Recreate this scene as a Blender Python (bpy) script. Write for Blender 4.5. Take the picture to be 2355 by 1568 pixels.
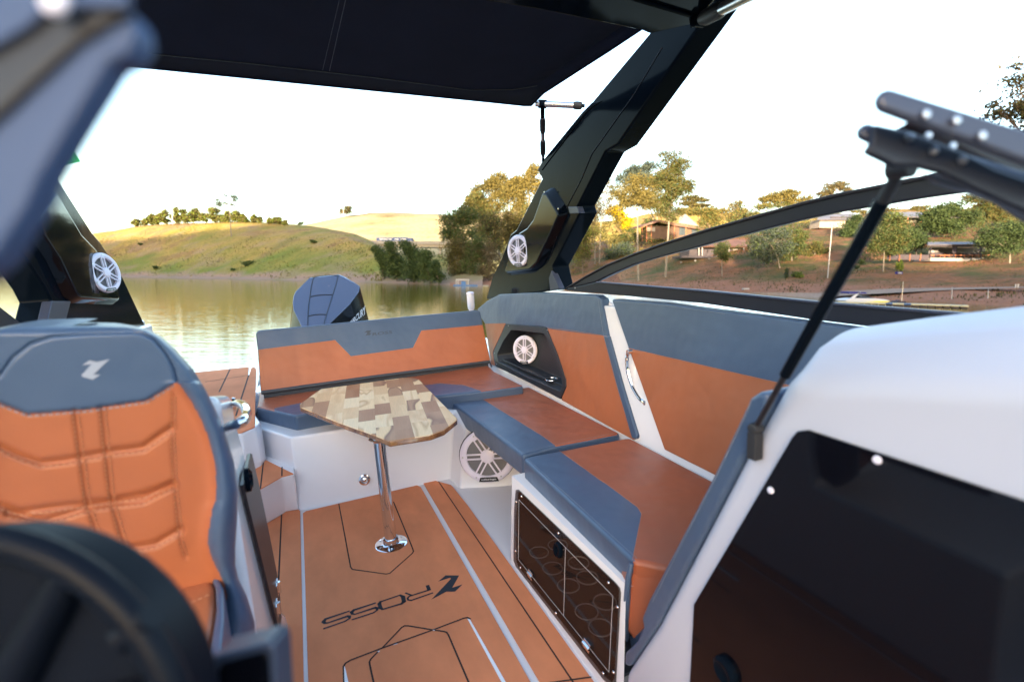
import bpy, math, random
from mathutils import Vector, Matrix
import numpy as np
random.seed(7); np.random.seed(7)
R = math.radians
for o in list(bpy.data.objects): bpy.data.objects.remove(o)
S = bpy.context.scene
COL = S.collection

# ---------------------------------------------------------------- camera, sky, sun, exposure
FPX, CX, CY = 1177.0, 1177.5, 784.0          # measured in a 2355 px wide picture
HB = 1.45                                    # eye height over the cockpit floor
CAMZ = 2.0                                   # eye height over the water

def cray(px, py): return Vector((px-CX, -(py-CY), -FPX))
_a = cray(678, 606).normalized()             # towards the stern, in camera axes
_b = cray(4012, 412); _b = (_b - _a*_a.dot(_b)).normalized()
_u = _b.cross(_a)
MB = Matrix((_b, _a, _u))                    # camera axes -> boat axes
_h1 = Vector((0, 149, -FPX)); _h2 = Vector((1000, 149-8.7, -FPX))
_wu = _h2.cross(_h1).normalized()
if _wu.y < 0: _wu = -_wu
_wf = Vector((0, 0, -1)); _wf = (_wf - _wu*_wu.dot(_wf)).normalized()
_wr = _wf.cross(_wu)
MW = Matrix((_wr, _wf, _wu))                 # camera axes -> world axes
CAM = Vector((0, 0, CAMZ))
BW = (Matrix.Translation(CAM) @ (MW @ MB.transposed()).to_4x4() @ Matrix.Translation((0, 0, -HB)))

cd = bpy.data.cameras.new('camera'); cam = bpy.data.objects.new('camera', cd); COL.objects.link(cam)
cam.matrix_world = Matrix.Translation(CAM) @ MW.to_4x4()
cd.sensor_width = 36; cd.lens = 36*FPX/2355.0
cd.clip_start = 0.02; cd.clip_end = 6000
cd.dof.use_dof = True; cd.dof.focus_distance = 2.9; cd.dof.aperture_fstop = 2.2
S.camera = cam
S.render.resolution_x = 1024; S.render.resolution_y = 681

SUN_EL, SUN_AZ = R(6), R(194)               # azimuth: where the sun stands, clockwise from +Y
wd = bpy.data.worlds.new('World'); S.world = wd; wd.use_nodes = True
wn = wd.node_tree; bg = wn.nodes['Background']
sk = wn.nodes.new('ShaderNodeTexSky'); sk.sky_type = 'NISHITA'; sk.sun_disc = False
sk.sun_elevation = SUN_EL; sk.sun_rotation = SUN_AZ; sk.air_density = 1.0; sk.dust_density = 2.0; sk.ozone_density = 1.2
wn.links.new(sk.outputs[0], bg.inputs[0]); bg.inputs[1].default_value = 0.15
tn = wn.nodes.new('ShaderNodeMixRGB'); tn.blend_type = 'MULTIPLY'; tn.inputs[0].default_value = 1; tn.inputs[2].default_value = (.98, .995, 1.05, 1)
wn.links.new(sk.outputs[0], tn.inputs[1]); wn.links.new(tn.outputs[0], bg.inputs[0])
sl = bpy.data.lights.new('sun', 'SUN'); sl.energy = 3.2; sl.angle = R(0.5); sl.color = (1.0, 0.80, 0.55)
so = bpy.data.objects.new('sun', sl); COL.objects.link(so)
SUNV = Vector((math.sin(SUN_AZ)*math.cos(SUN_EL), math.cos(SUN_AZ)*math.cos(SUN_EL), math.sin(SUN_EL)))
so.rotation_euler = SUNV.to_track_quat('Z', 'Y').to_euler(); so.location = (0, 0, 60)
S.view_settings.view_transform = 'Standard'; S.view_settings.look = 'None'
S.view_settings.gamma = 1; S.view_settings.exposure = 3.12
try: S.view_settings.use_curve_mapping = False
except Exception: pass
S.render.engine = 'CYCLES'; S.cycles.diffuse_bounces = 8; S.cycles.max_bounces = 12

# ---------------------------------------------------------------- picture measurements -> points on real planes
ZM = dict(A=(900,1050,1.5683),B=(1700,1100,1.5683),C=(1900,1800,1.6918),D=(900,1800,1.6918),E=(2700,1500,1.2779),
          F=(0,1900,1.8958),G=(0,1000,1.5683),H=(0,0,1.5679),I=(1800,0,1.5683),J=(2800,200,1.4252),T=(0,0,.57495),
          K=(1250,2250,3.6231),L=(1120,1060,5.6),M=(1800,1650,5.2267),N=(3400,300,2.6135),O=(1150,1450,3.14),
          Q=(2000,1900,1.8967),R=(0,550,1.8443),U=(300,700,1.9625),V=(1400,700,2.94375),W=(2200,600,2.61375),
          X=(2600,700,2.94375),Y=(3300,700,2.61307))
def pt(k, x, y):
    o = ZM[k]; return ((o[0]+x/o[2])/1.7393, (o[1]+y/o[2])/1.7393)
EYE = Vector((0, 0, HB))
def bray(k, x, y): return MB @ cray(*pt(k, x, y))
def onp(P0, n, k, x, y):
    r = bray(k, x, y); n = Vector(n); return EYE + r*((Vector(P0)-EYE).dot(n)/r.dot(n))
def Z(z, k, x, y): return onp((0,0,z), (0,0,1), k, x, y)
def X(v, k, x, y): return onp((v,0,0), (1,0,0), k, x, y)
def Y(v, k, x, y): return onp((0,v,0), (0,1,0), k, x, y)
def CPt(d, k, x, y):                          # at a real distance d in front of the lens, boat axes
    r = bray(k, x, y); return EYE + r*(d/FPX)
def mp(f, k, *p): return [f(k, x, y) for x, y in p]
def wp(px, py, d):                            # world point at distance d along +Y
    r = MW @ cray(px, py); return CAM + r*(d/r.y)
def wwater(px, py):
    r = MW @ cray(px, py); return CAM + r*(-CAMZ/r.z)
def T2(k, x, y): return pt(k, x, y)

# ---------------------------------------------------------------- materials
MATS = {}
def mat(name, col, rough=.5, metal=0., bump=None, var=None, coat=0., spec=.5, trans=0., alpha=1., col2=None, stretch=None, ior=1.45, sheen=0.):
    m = bpy.data.materials.new(name); m.use_nodes = True; nt = m.node_tree; b = nt.nodes['Principled BSDF']
    b.inputs['Base Color'].default_value = (*col, 1); b.inputs['Roughness'].default_value = rough
    b.inputs['Metallic'].default_value = metal; b.inputs['Coat Weight'].default_value = coat
    b.inputs['Coat Roughness'].default_value = .04
    b.inputs['Specular IOR Level'].default_value = spec; b.inputs['Transmission Weight'].default_value = trans
    b.inputs['Alpha'].default_value = alpha; b.inputs['IOR'].default_value = ior
    if sheen: b.inputs['Sheen Weight'].default_value = sheen
    tc = nt.nodes.new('ShaderNodeTexCoord'); mpn = nt.nodes.new('ShaderNodeMapping')
    nt.links.new(tc.outputs['Object'], mpn.inputs[0])
    if stretch: mpn.inputs['Scale'].default_value = stretch
    if var:
        n = nt.nodes.new('ShaderNodeTexNoise'); n.inputs['Scale'].default_value = var[0]; n.inputs['Detail'].default_value = 5
        n.inputs['Roughness'].default_value = .6
        nt.links.new(mpn.outputs[0], n.inputs['Vector'])
        rp = nt.nodes.new('ShaderNodeValToRGB'); rp.color_ramp.elements[0].position = .33; rp.color_ramp.elements[1].position = .67
        c2 = col2 if col2 else tuple(min(1, c*(1-var[1])) for c in col)
        rp.color_ramp.elements[0].color = (*c2, 1); rp.color_ramp.elements[1].color = (*[min(1, c*(1+(0 if col2 else var[1]*.6))) for c in col], 1)
        nt.links.new(n.outputs[0], rp.inputs[0]); nt.links.new(rp.outputs[0], b.inputs['Base Color'])
    if bump:
        nb = nt.nodes.new('ShaderNodeTexNoise'); nb.inputs['Scale'].default_value = bump[0]; nb.inputs['Detail'].default_value = 3
        nt.links.new(tc.outputs['Object'], nb.inputs['Vector'])
        bp = nt.nodes.new('ShaderNodeBump'); bp.inputs['Strength'].default_value = bump[1]; bp.inputs['Distance'].default_value = bump[2] if len(bump) > 2 else .002
        last = nb.outputs[0]
        nt.links.new(last, bp.inputs['Height']); nt.links.new(bp.outputs[0], b.inputs['Normal'])
    MATS[name] = m; return m
def leather(name, col):
    m = mat(name, col, .42, var=(3, .08), spec=.40); nt = m.node_tree; b = nt.nodes['Principled BSDF']
    tc = nt.nodes['Texture Coordinate']; b.inputs['Coat Weight'].default_value = .12; b.inputs['Coat Roughness'].default_value = .32
    v = nt.nodes.new('ShaderNodeTexVoronoi'); v.inputs['Scale'].default_value = 420
    n = nt.nodes.new('ShaderNodeTexNoise'); n.inputs['Scale'].default_value = 5.5; n.inputs['Detail'].default_value = 2
    nt.links.new(tc.outputs['Object'], v.inputs['Vector']); nt.links.new(tc.outputs['Object'], n.inputs['Vector'])
    b1 = nt.nodes.new('ShaderNodeBump'); b1.inputs['Strength'].default_value = .35; b1.inputs['Distance'].default_value = .0006
    b2 = nt.nodes.new('ShaderNodeBump'); b2.inputs['Strength'].default_value = .8; b2.inputs['Distance'].default_value = .018
    nt.links.new(n.outputs[0], b2.inputs['Height']); nt.links.new(v.outputs['Distance'], b1.inputs['Height'])
    nt.links.new(b2.outputs[0], b1.inputs['Normal']); nt.links.new(b1.outputs[0], b.inputs['Normal'])
    return m
leather('tan', (.385, .120, .050)); leather('slate', (.054, .092, .165)); MATS['slate'].node_tree.nodes['Principled BSDF'].inputs['Coat Weight'].default_value = .38; leather('tan_seat', (.34, .098, .046))
mat('thread_tan', (.50, .22, .11), .8); mat('thread_grey', (.22, .25, .30), .8); mat('piping', (.035, .045, .06), .5)
mat('gelcoat', (.84, .83, .86), .22, coat=.6, bump=(2.2, .06, .02), var=(1.5, .03))
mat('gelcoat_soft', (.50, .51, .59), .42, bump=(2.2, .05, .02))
mat('wheel_black', (.003, .0045, .009), .42, spec=.16); mat('gelcoat_matt', (.74, .72, .75), .5, bump=(300, .15))
mat('eva', (.75, .262, .120), .78, spec=.15, var=(5, .13), bump=(500, .4), stretch=(1, .5, 1))
mat('groove', (.035, .022, .018), .8); mat('logo_black', (.02, .022, .03), .6)
mat('chrome', (.82, .82, .84), .07, 1); mat('steel', (.55, .55, .57), .28, 1); mat('mirror_steel', (.62, .60, .60), .035, 1)
mat('black_gloss', (.003, .006, .011), .10, ior=1.30, spec=.08, bump=(1.3, .10, .03)); mat('black_satin', (.010, .011, .016), .38)
mat('black_rubber', (.02, .021, .025), .6); mat('canopy', (.011, .016, .034), .9, spec=.2, bump=(260, .3), var=(4, .12))
mat('frame_black', (.010, .013, .024), .33, spec=.45); mat('pod_black', (.018, .022, .030), .42, bump=(400, .3))
mat('white_plastic', (.78, .74, .86), .35); mat('cone_grey', (.18, .18, .19), .5); mat('dark_hole', (.006, .006, .007), .7)
mat('fairing_gloss', (.0025, .0045, .008), .05, ior=1.35, spec=.35, bump=(1.3, .10, .03)); mat('engine_blue', (.115, .14, .21), .27, metal=.55, coat=.3); mat('letter_white', (.85, .85, .9), .4)
mat('badge_black', (.01, .01, .012), .3); mat('smoke', (.035, .018, .013), .04, alpha=.5)
mat('acrylic', (.85, .8, .8), .1, alpha=.45); mat('bracket_grey', (.055, .065, .10), .34, metal=.3)
mat('edge_sky_tint', (.045, .075, .16), .45, spec=.4)  # glossy black frame, with the reflected sky's blue put into its base colour
mat('emblem_grey', (.30, .34, .42), .5); mat('emblem_dark', (.045, .06, .085), .6)
mat('clear_lens', (.85, .85, .92), .15, trans=.25); mat('flag_green', (.02, .42, .12), .7); mat('flag_yellow', (.75, .55, .03), .7); mat('flag_blue', (.01, .04, .3), .7)
mat('door_black', (.003, .003, .005), .05, ior=1.33)
def glassmat():
    m = bpy.data.materials.new('glass'); m.use_nodes = True; nt = m.node_tree
    for n in list(nt.nodes): nt.nodes.remove(n)
    o = nt.nodes.new('ShaderNodeOutputMaterial'); mx = nt.nodes.new('ShaderNodeMixShader'); t = nt.nodes.new('ShaderNodeBsdfTransparent')
    g = nt.nodes.new('ShaderNodeBsdfGlossy'); g.inputs['Roughness'].default_value = .02; t.inputs[0].default_value = (.86, .85, .88, 1)
    f = nt.nodes.new('ShaderNodeFresnel'); f.inputs[0].default_value = 1.14
    nt.links.new(f.outputs[0], mx.inputs[0]); nt.links.new(t.outputs[0], mx.inputs[1]); nt.links.new(g.outputs[0], mx.inputs[2]); nt.links.new(mx.outputs[0], o.inputs[0])
    MATS['glass'] = m
glassmat()
def woodmat():
    m = mat('teak_block', (.62, .40, .22), .42, spec=.10); nt = m.node_tree; b = nt.nodes['Principled BSDF']; tc = nt.nodes['Texture Coordinate']
    mpn = nt.nodes.new('ShaderNodeMapping'); mpn.inputs['Rotation'].default_value = (0, 0, R(97)); nt.links.new(tc.outputs['Object'], mpn.inputs[0])
    br = nt.nodes.new('ShaderNodeTexBrick'); br.inputs['Scale'].default_value = 1.; br.inputs['Mortar Size'].default_value = .0
    br.inputs['Brick Width'].default_value = .22; br.inputs['Row Height'].default_value = .088; br.inputs['Bias'].default_value = 0
    br.inputs['Color1'].default_value = (0, 0, 0, 1); br.inputs['Color2'].default_value = (1, 1, 1, 1); br.offset = .37; br.squash = 1.
    nt.links.new(mpn.outputs[0], br.inputs['Vector'])
    w = nt.nodes.new('ShaderNodeTexNoise'); w.inputs['Scale'].default_value = 6; w.inputs['Detail'].default_value = 1.2; w.inputs['Distortion'].default_value = .5
    mv = nt.nodes.new('ShaderNodeMapping'); mv.inputs['Scale'].default_value = (.35, 1.6, 1)
    ad = nt.nodes.new('ShaderNodeVectorMath'); ad.operation = 'MULTIPLY_ADD'; ad.inputs[1].default_value = (3.1, 5.3, 0)
    nt.links.new(br.outputs['Color'], ad.inputs[0]); nt.links.new(mpn.outputs[0], ad.inputs[2]); nt.links.new(ad.outputs[0], mv.inputs[0]); nt.links.new(mv.outputs[0], w.inputs['Vector'])
    # each block: heartwood or sapwood with a wandering boundary
    mth = nt.nodes.new('ShaderNodeMath'); mth.operation = 'MULTIPLY_ADD'; mth.inputs[1].default_value = .70; nt.links.new(br.outputs['Color'], mth.inputs[0])
    sc = nt.nodes.new('ShaderNodeMath'); sc.operation = 'MULTIPLY'; sc.inputs[1].default_value = .40; nt.links.new(w.outputs[0], sc.inputs[0]); nt.links.new(sc.outputs[0], mth.inputs[2])
    rp = nt.nodes.new('ShaderNodeValToRGB'); e = rp.color_ramp.elements; e[0].position = .16; e[0].color = (.42, .20, .10, 1); e[1].position = .36; e[1].color = (.52, .29, .16, 1)
    for p, c in ((.395, (.30, .15, .09, 1)), (.41, (.92, .62, .33, 1)), (.50, (.94, .70, .43, 1)), (.56, (.78, .50, .27, 1)), (.60, (.93, .68, .40, 1)), (.70, (.95, .72, .45, 1)), (.72, (.66, .40, .20, 1)), (.735, (.92, .66, .38, 1)), (.85, (.80, .52, .28, 1))):
        x = e.new(p); x.color = c
    nt.links.new(mth.outputs[0], rp.inputs[0])
    g = nt.nodes.new('ShaderNodeTexNoise'); g.inputs['Scale'].default_value = 14; g.inputs['Detail'].default_value = 6
    mg = nt.nodes.new('ShaderNodeMapping'); mg.inputs['Scale'].default_value = (1, 14, 1); nt.links.new(ad.outputs[0], mg.inputs[0]); nt.links.new(mg.outputs[0], g.inputs['Vector'])
    mx = nt.nodes.new('ShaderNodeMixRGB'); mx.blend_type = 'MULTIPLY'; mx.inputs[0].default_value = .28
    nt.links.new(rp.outputs[0], mx.inputs[1]); nt.links.new(g.outputs[0], mx.inputs[2]); nt.links.new(mx.outputs[0], b.inputs['Base Color'])
woodmat()
mat('wood_edge', (.42, .20, .07), .25, coat=.5, var=(16, .55), col2=(.12, .045, .018))

# ---------------------------------------------------------------- mesh builder
class Th:
    def __init__(s, o, base, M): s.o, s.base, s.M = o, Vector(base), M
def tag(o, label=None, cat=None, group=None, kind=None):
    if label: o['label'] = label
    if cat: o['category'] = cat
    if group: o['group'] = group
    if kind: o['kind'] = kind
def thing(name, label, cat, base=(0,0,0), group=None, boat=True):
    M = BW if boat else Matrix.Identity(4)
    o = bpy.data.objects.new(name, None); COL.objects.link(o); o.empty_display_size = .2
    o.matrix_world = M @ Matrix.Translation(Vector(base)); tag(o, label, cat, group)
    return Th(o, base, M)
class G:
    def __init__(s): s.v, s.f, s.m, s.ms = [], [], [], []
    def mi(s, n):
        if n not in s.ms: s.ms.append(n)
        return s.ms.index(n)
    def add(s, vs, fs, m):
        b = len(s.v); s.v += [Vector(p) for p in vs]; k = s.mi(m)
        for f in fs: s.f.append([b+i for i in f]); s.m.append(k)
    def poly(s, vs, m): s.add(vs, [list(range(len(vs)))], m)
    def slab(s, front, off, m, side=None, back=None, regions=None):
        """front outline (list of points), extruded by off; regions: list of (index loop, material) over points front+extra"""
        n = len(front); off = Vector(off); side = side or m; back = back or side
        if regions is None:
            s.add(list(front)+[p+off for p in front], [], m)
            b = len(s.v)-2*n
            s.f.append([b+i for i in range(n)]); s.m.append(s.mi(m))
            s.f.append([b+n+i for i in range(n-1, -1, -1)]); s.m.append(s.mi(back))
        else:
            s.add(list(front)+[p+off for p in front], [], m); b = len(s.v)-2*n
            for loop, mm in regions: s.f.append([b+i for i in loop]); s.m.append(s.mi(mm))
            s.f.append([b+n+i for i in range(n-1, -1, -1)]); s.m.append(s.mi(back))
        for i in range(n):
            j = (i+1) % n; s.f.append([b+j, b+i, b+n+i, b+n+j]); s.m.append(s.mi(side))
    def box(s, c, size, m, rot=None):
        c = Vector(c); hx, hy, hz = [q/2 for q in size]; P = []
        for x, y, z in ((-1,-1,-1),(1,-1,-1),(1,1,-1),(-1,1,-1),(-1,-1,1),(1,-1,1),(1,1,1),(-1,1,1)):
            p = Vector((x*hx, y*hy, z*hz)); P.append(c+(rot@p if rot else p))
        s.add(P, [(3,2,1,0),(4,5,6,7),(0,1,5,4),(1,2,6,5),(2,3,7,6),(3,0,4,7)], m)
    def tube(s, path, r, m, n=8, cap=True, closed=False):
        path = [Vector(p) for p in path]; k = len(path)
        rr = r if isinstance(r, (list, tuple)) else [r]*k
        V = []; up = None
        for i, p in enumerate(path):
            if closed: t = path[(i+1) % k]-path[i-1]
            else: t = path[min(i+1, k-1)]-path[max(i-1, 0)]
            if t.length < 1e-9: t = Vector((0,0,1))
            t.normalize()
            if up is None: up = Vector((0,0,1)) if abs(t.z) < .9 else Vector((1,0,0))
            a = t.cross(up); a.normalize(); b = a.cross(t); up = b
            for j in range(n):
                q = 2*math.pi*j/n; V.append(p+a*(math.cos(q)*rr[i])+b*(math.sin(q)*rr[i]))
        F = []
        for i in range(k if closed else k-1):
            i2 = (i+1) % k
            for j in range(n): F.append((i*n+j, i*n+(j+1) % n, i2*n+(j+1) % n, i2*n+j))
        if cap and not closed: F.append(tuple(range(n-1, -1, -1))); F.append(tuple((k-1)*n+j for j in range(n)))
        s.add(V, F, m)
    def lathe(s, c, ax, prof, m, n=32, cap=True):
        """prof: list of (radius, height along ax)"""
        c = Vector(c); ax = Vector(ax).normalized(); a = ax.orthogonal().normalized(); b = ax.cross(a); V = []; F = []
        for r, h in prof:
            for j in range(n):
                q = 2*math.pi*j/n; V.append(c+ax*h+a*(r*math.cos(q))+b*(r*math.sin(q)))
        for i in range(len(prof)-1):
            for j in range(n): F.append((i*n+j, i*n+(j+1) % n, (i+1)*n+(j+1) % n, (i+1)*n+j))
        if cap: F.append(tuple(range(n-1, -1, -1))); F.append(tuple((len(prof)-1)*n+j for j in range(n)))
        s.add(V, F, m)
    def loft(s, A, B, m, flip=False):
        n = len(A); s.add(list(A)+list(B), [(i, (i+1) % n, n+(i+1) % n, n+i) for i in range(n)], m)
    def build(s, name, th=None, parent=None, bevel=0, harden=True, seg=3, smooth=True, ang=35, label=None, boat=True, base=None, fix=True):
        b0 = th.base if th else Vector(base if base is not None else (0,0,0))
        me = bpy.data.meshes.new(name); me.from_pydata([tuple(p-b0) for p in s.v], [], s.f)
        for n in s.ms: me.materials.append(MATS[n])
        me.polygons.foreach_set('material_index', s.m); me.update()
        if fix:
            import bmesh
            bm = bmesh.new(); bm.from_mesh(me); bmesh.ops.remove_doubles(bm, verts=bm.verts, dist=1e-5)
            bmesh.ops.recalc_face_normals(bm, faces=bm.faces); bm.to_mesh(me); bm.free()
        if smooth:
            me.shade_smooth()
            if not bevel: me.set_sharp_from_angle(angle=R(ang))
        o = bpy.data.objects.new(name, me); COL.objects.link(o)
        if th: o.parent = parent or th.o
        else: o.matrix_world = (BW if boat else Matrix.Identity(4)) @ Matrix.Translation(b0)
        if bevel:
            md = o.modifiers.new('bevel', 'BEVEL'); md.width = bevel; md.segments = seg; md.limit_method = 'ANGLE'; md.angle_limit = R(28); md.harden_normals = harden
        if label: o['label'] = label
        return o
def struct(o): o['kind'] = 'structure'; return o
def spline(P, n=8, closed=False):
    """Catmull-Rom through points"""
    P = [Vector(p) for p in P]; k = len(P); out = []
    for i in range(k if closed else k-1):
        p0 = P[i-1] if (closed or i > 0) else P[0]; p1 = P[i]; p2 = P[(i+1) % k]; p3 = P[(i+2) % k] if (closed or i < k-2) else P[-1]
        for j in range(n):
            t = j/n; out.append(.5*((2*p1)+(p2-p0)*t+(2*p0-5*p1+4*p2-p3)*t*t+(3*p1-p0-3*p2+p3)*t**3))
    if not closed: out.append(P[-1])
    return out
def dashes(g, path, r, m, step=.006, gap=.4):
    """stitching: short threads along a polyline"""
    for a, b in zip(path[:-1], path[1:]):
        L = (b-a).length; k = max(1, int(L/step))
        for i in range(k): g.tube([a+(b-a)*(i/k), a+(b-a)*((i+1-gap)/k)], r, m, 3, cap=False)
def stitch(th, paths, name='stitching', step=.006):
    for path, r, m in paths:
        g = G(); dashes(g, path, r, m, step); g.build(name, th, smooth=False)
def text_mesh(body, font=None):
    c = bpy.data.curves.new('lettering', 'FONT'); c.body = body; c.resolution_u = 3; c.fill_mode = 'BOTH'; c.offset = .012
    o = bpy.data.objects.new('lettering', c); COL.objects.link(o)
    dg = bpy.context.evaluated_depsgraph_get(); me = bpy.data.meshes.new_from_object(o.evaluated_get(dg))
    vs = [v.co.copy() for v in me.vertices]; fs = [list(p.vertices) for p in me.polygons]
    bpy.data.objects.remove(o); bpy.data.curves.remove(c); bpy.data.meshes.remove(me)
    x0 = min(v.x for v in vs); x1 = max(v.x for v in vs); y0 = min(v.y for v in vs); y1 = max(v.y for v in vs)
    return [((v.x-x0)/(x1-x0), (v.y-y0)/(y1-y0)) for v in vs], fs
def lettering(g, body, bl, br, tr, tl, m, lift=(0,0,0)):
    uv, fs = text_mesh(body); lift = Vector(lift)
    g.add([bl*(1-u)*(1-v)+br*u*(1-v)+tr*u*v+tl*(1-u)*v+lift for u, v in uv], fs, m)
def speaker(c, n, up, r, label, sub=False):
    c = Vector(c); n = Vector(n).normalized(); up = Vector(up); up = (up-n*up.dot(n)).normalized(); rt = up.cross(n)
    th = thing('speaker', label, 'speaker', c, 'round white speakers')
    g = G(); g.lathe(c, n, [(r*.98, -.002), (r, .004), (r, .014), (r*.95, .021), (r*.84, .023), (r*.76, .020), (r*.75, .006)], 'white_plastic', 48, cap=False)
    for k in range(6):
        q = 2*math.pi*(k+.5)/6 if not sub else 2*math.pi*k/6
        d = rt*math.cos(q)+up*math.sin(q); t = -rt*math.sin(q)+up*math.cos(q)
        for sgn in (-1, 1):
            cc = c+d*(r*.50)+t*(sgn*r*.085)+n*.019
            g.box(cc, (r*.62, r*.055, .008), 'white_plastic', Matrix((d, t, n)).transposed())
        g.box(c+d*(r*.78)+n*.020, (r*.10, r*.20, .008), 'white_plastic', Matrix((d, t, n)).transposed())
    g.lathe(c, n, [(r*.25, .010), (r*.25, .023), (r*.20, .028), (.0005, .030)], 'white_plastic', 24)
    g.build('grille', th, smooth=True)
    g = G(); g.lathe(c, n, [(r*.80, .003), (r*.62, .004), (r*.60, .006), (.0005, -.0 if not sub else .004)], 'cone_grey', 32, cap=False); g.build('cone', th)
    g = G(); g.lathe(c, n, [(r*1.03, -.003), (r*1.03, .001), (.0005, .0015)], 'badge_black', 32, cap=False); g.build('gasket', th)
    g = G(); bc = c-up*(r*.86)+n*.0245; w = r*.36; h = r*.08
    g.slab([bc-rt*w-up*h, bc+rt*w-up*h, bc+rt*w*.85+up*h, bc-rt*w*.85+up*h], -n*.004, 'badge_black')
    lettering(g, 'rockford fosgate', bc-rt*w*.75-up*h*.5, bc+rt*w*.75-up*h*.5, bc+rt*w*.75+up*h*.5, bc-rt*w*.75+up*h*.5, 'letter_white', n*.001)
    g.build('badge', th, smooth=False)
    for k in range(6):
        q = 2*math.pi*(k+.5)/6 if not sub else 2*math.pi*k/6
        d = rt*math.cos(q)+up*math.sin(q)
        g = G(); g.lathe(c+d*(r*.89)+n*.022, n, [(r*.035, 0), (r*.03, .003)], 'steel', 8); g.build('screw', th)
    return th
# ================================================================ THE BOAT: hull, cockpit liner, mats
V3 = Vector
boat = thing('motorboat', 'white sport motorboat whose cockpit fills the foreground, afloat on the lake', 'boat', (0.23, 2.5, 0))
WI, WO, GZ, XL, XLO = 1.60, 1.98, 1.13, -1.14, -1.52
# hull shell, plan outline bow..stern
g = G()
def hull_ring(z, k):
    c = .23; w = (WO-.23)*k
    return [V3((c-w, 5.0, z)), V3((c-w, 2, z)), V3((c-w*.93, -.5, z)), V3((c-w*.62, -2.2, z)), V3((c, -3.2, z)), V3((c+w*.62, -2.2, z)), V3((c+w*.93, -.5, z)), V3((c+w, 2, z)), V3((c+w, 5.0, z))]
r0, r1, r2 = hull_ring(.44, 1.0), hull_ring(0, .97), hull_ring(-.85, .62)
g.loft(r0, r1, 'gelcoat'); g.loft(r1, r2, 'gelcoat'); g.poly(r2, 'gelcoat')
rt = hull_ring(GZ-.02, .985)                      # topsides above the stern platform stop at the transom
for A, B in ((r0[i], r0[i+1]) for i in range(8)):
    i = r0.index(A); g.poly([A, B, rt[i+1], rt[i]], 'gelcoat')
g.build('hull', boat)
g = G(); g.slab([V3((-.42, .15, -.007)), V3((1.5, .15, -.007)), V3((1.5, 3.35, -.007)), V3((-.42, 3.35, -.007))], (0, 0, -.05), 'gelcoat_matt'); g.build('cockpit_sole', boat, smooth=False)
# stern bench base: front wall leaning aft, left return
def prism_ring(bot, top): return bot, top
g = G()
bot = [V3((-.145, 3.15, -.01)), V3((.775, 3.12, -.01)), V3((.79, 2.95, -.01)), V3((1.6, 2.62, -.01)), V3((1.6, 4.6, -.01)), V3((-.40, 4.6, -.01)), V3((-.335, 3.53, -.01))]
top = [V3((-.145, 3.23, .425)), V3((.86, 3.18, .425)), V3((.87, 3.02, .35)), V3((1.6, 2.66, .35)), V3((1.6, 4.6, .425)), V3((-.42, 4.6, .425)), V3((-.345, 3.57, .425))]
g.loft(bot, top, 'gelcoat'); g.poly(top, 'gelcoat'); g.build('bench_base', boat, bevel=.014)
# white post in the corner beside the subwoofer
# drain plug
dc = onp((0, 3.118, 0), (0, -1, .18), 'A', 875, 1361); dn = V3((0, -1, .18))
g = G(); g.lathe(dc, dn, [(.034, 0), (.034, .004), (.026, .007), (.024, .004), (.013, .004), (.012, .012), (.0005, .014)], 'chrome', 24); g.build('drain_fitting', boat)
# step and stern platform on the left
g = G()
sf = [Z(.25, 'D', 150, 300), Z(.25, 'D', 215, 275), Z(.25, 'D', 355, 185), Z(.25, 'D', 390, 178), Z(.25, 'D', 470, 157)]
st = [V3((-1.05, 2.95, .246))]+[p-V3((0, 0, .004)) for p in sf[1:]]+[V3((-.15, 3.35, .246)), V3((-.34, 3.62, .246)), V3((-1.05, 3.62, .246))]
sb = [V3((-1.05, 3.0, -.01)), Z(0, 'D', 272, 497), Z(0, 'D', 385, 433), Z(0, 'D', 412, 412), Z(0, 'D', 500, 398), V3((-.14, 3.35, -.01)), V3((-.34, 3.62, -.01)), V3((-1.05, 3.62, -.01))]
g.loft(sb, st, 'gelcoat'); g.poly(st, 'gelcoat'); g.build('step', boat, bevel=.012)
g = G()
pz = .5
pf = [V3((-1.14, 3.42, pz)), Z(pz, 'G', 1515, 1145), Z(pz, 'G', 1602, 1108), Z(pz, 'G', 1635, 1075), V3((-.37, 3.72, pz)), V3((-.42, 5.5, pz)), V3((-.5, 5.62, pz)), V3((-1.5, 5.62, pz)), V3((-1.5, 3.42, pz))]
pf = [p-V3((0, 0, .006)) for p in pf]
g.slab(pf, (0, 0, -.30), 'gelcoat')
g.build('stern_platform', boat, bevel=.012)
g = G(); g.slab([V3((-.42, 4.25, .5)), V3((1.9, 4.25, .5)), V3((1.9, 5.6, .5)), V3((1.1, 5.6, .5)), V3((1.05, 4.8, .5)), V3((-.35, 4.8, .5))], (0, 0, -.3), 'gelcoat'); g.build('transom_deck', boat, bevel=.01)

# teak-coloured foam mats (each pad is its own part)
def mat_pad(name, pts, h=.006, mt='eva', bev=.0015):
    g = G(); g.slab([p+V3((0, 0, .0)) for p in pts], (0, 0, -h), mt); return g.build(name, boat, bevel=bev, seg=2)
def groove(g, path, w=.0035, z=.0012, m='groove'):
    for a, b in zip(path[:-1], path[1:]):
        d = (b-a); d.z = 0; L = d.length
        if L < 1e-6: continue
        d.normalize(); t = V3((-d.y, d.x, 0))*w; e = d*w*.6; u = V3((0, 0, z))
        g.add([a-t-e+u, b-t+e+u, b+t+e+u, a+t-e+u], [(0, 1, 2, 3)], m)
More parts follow.
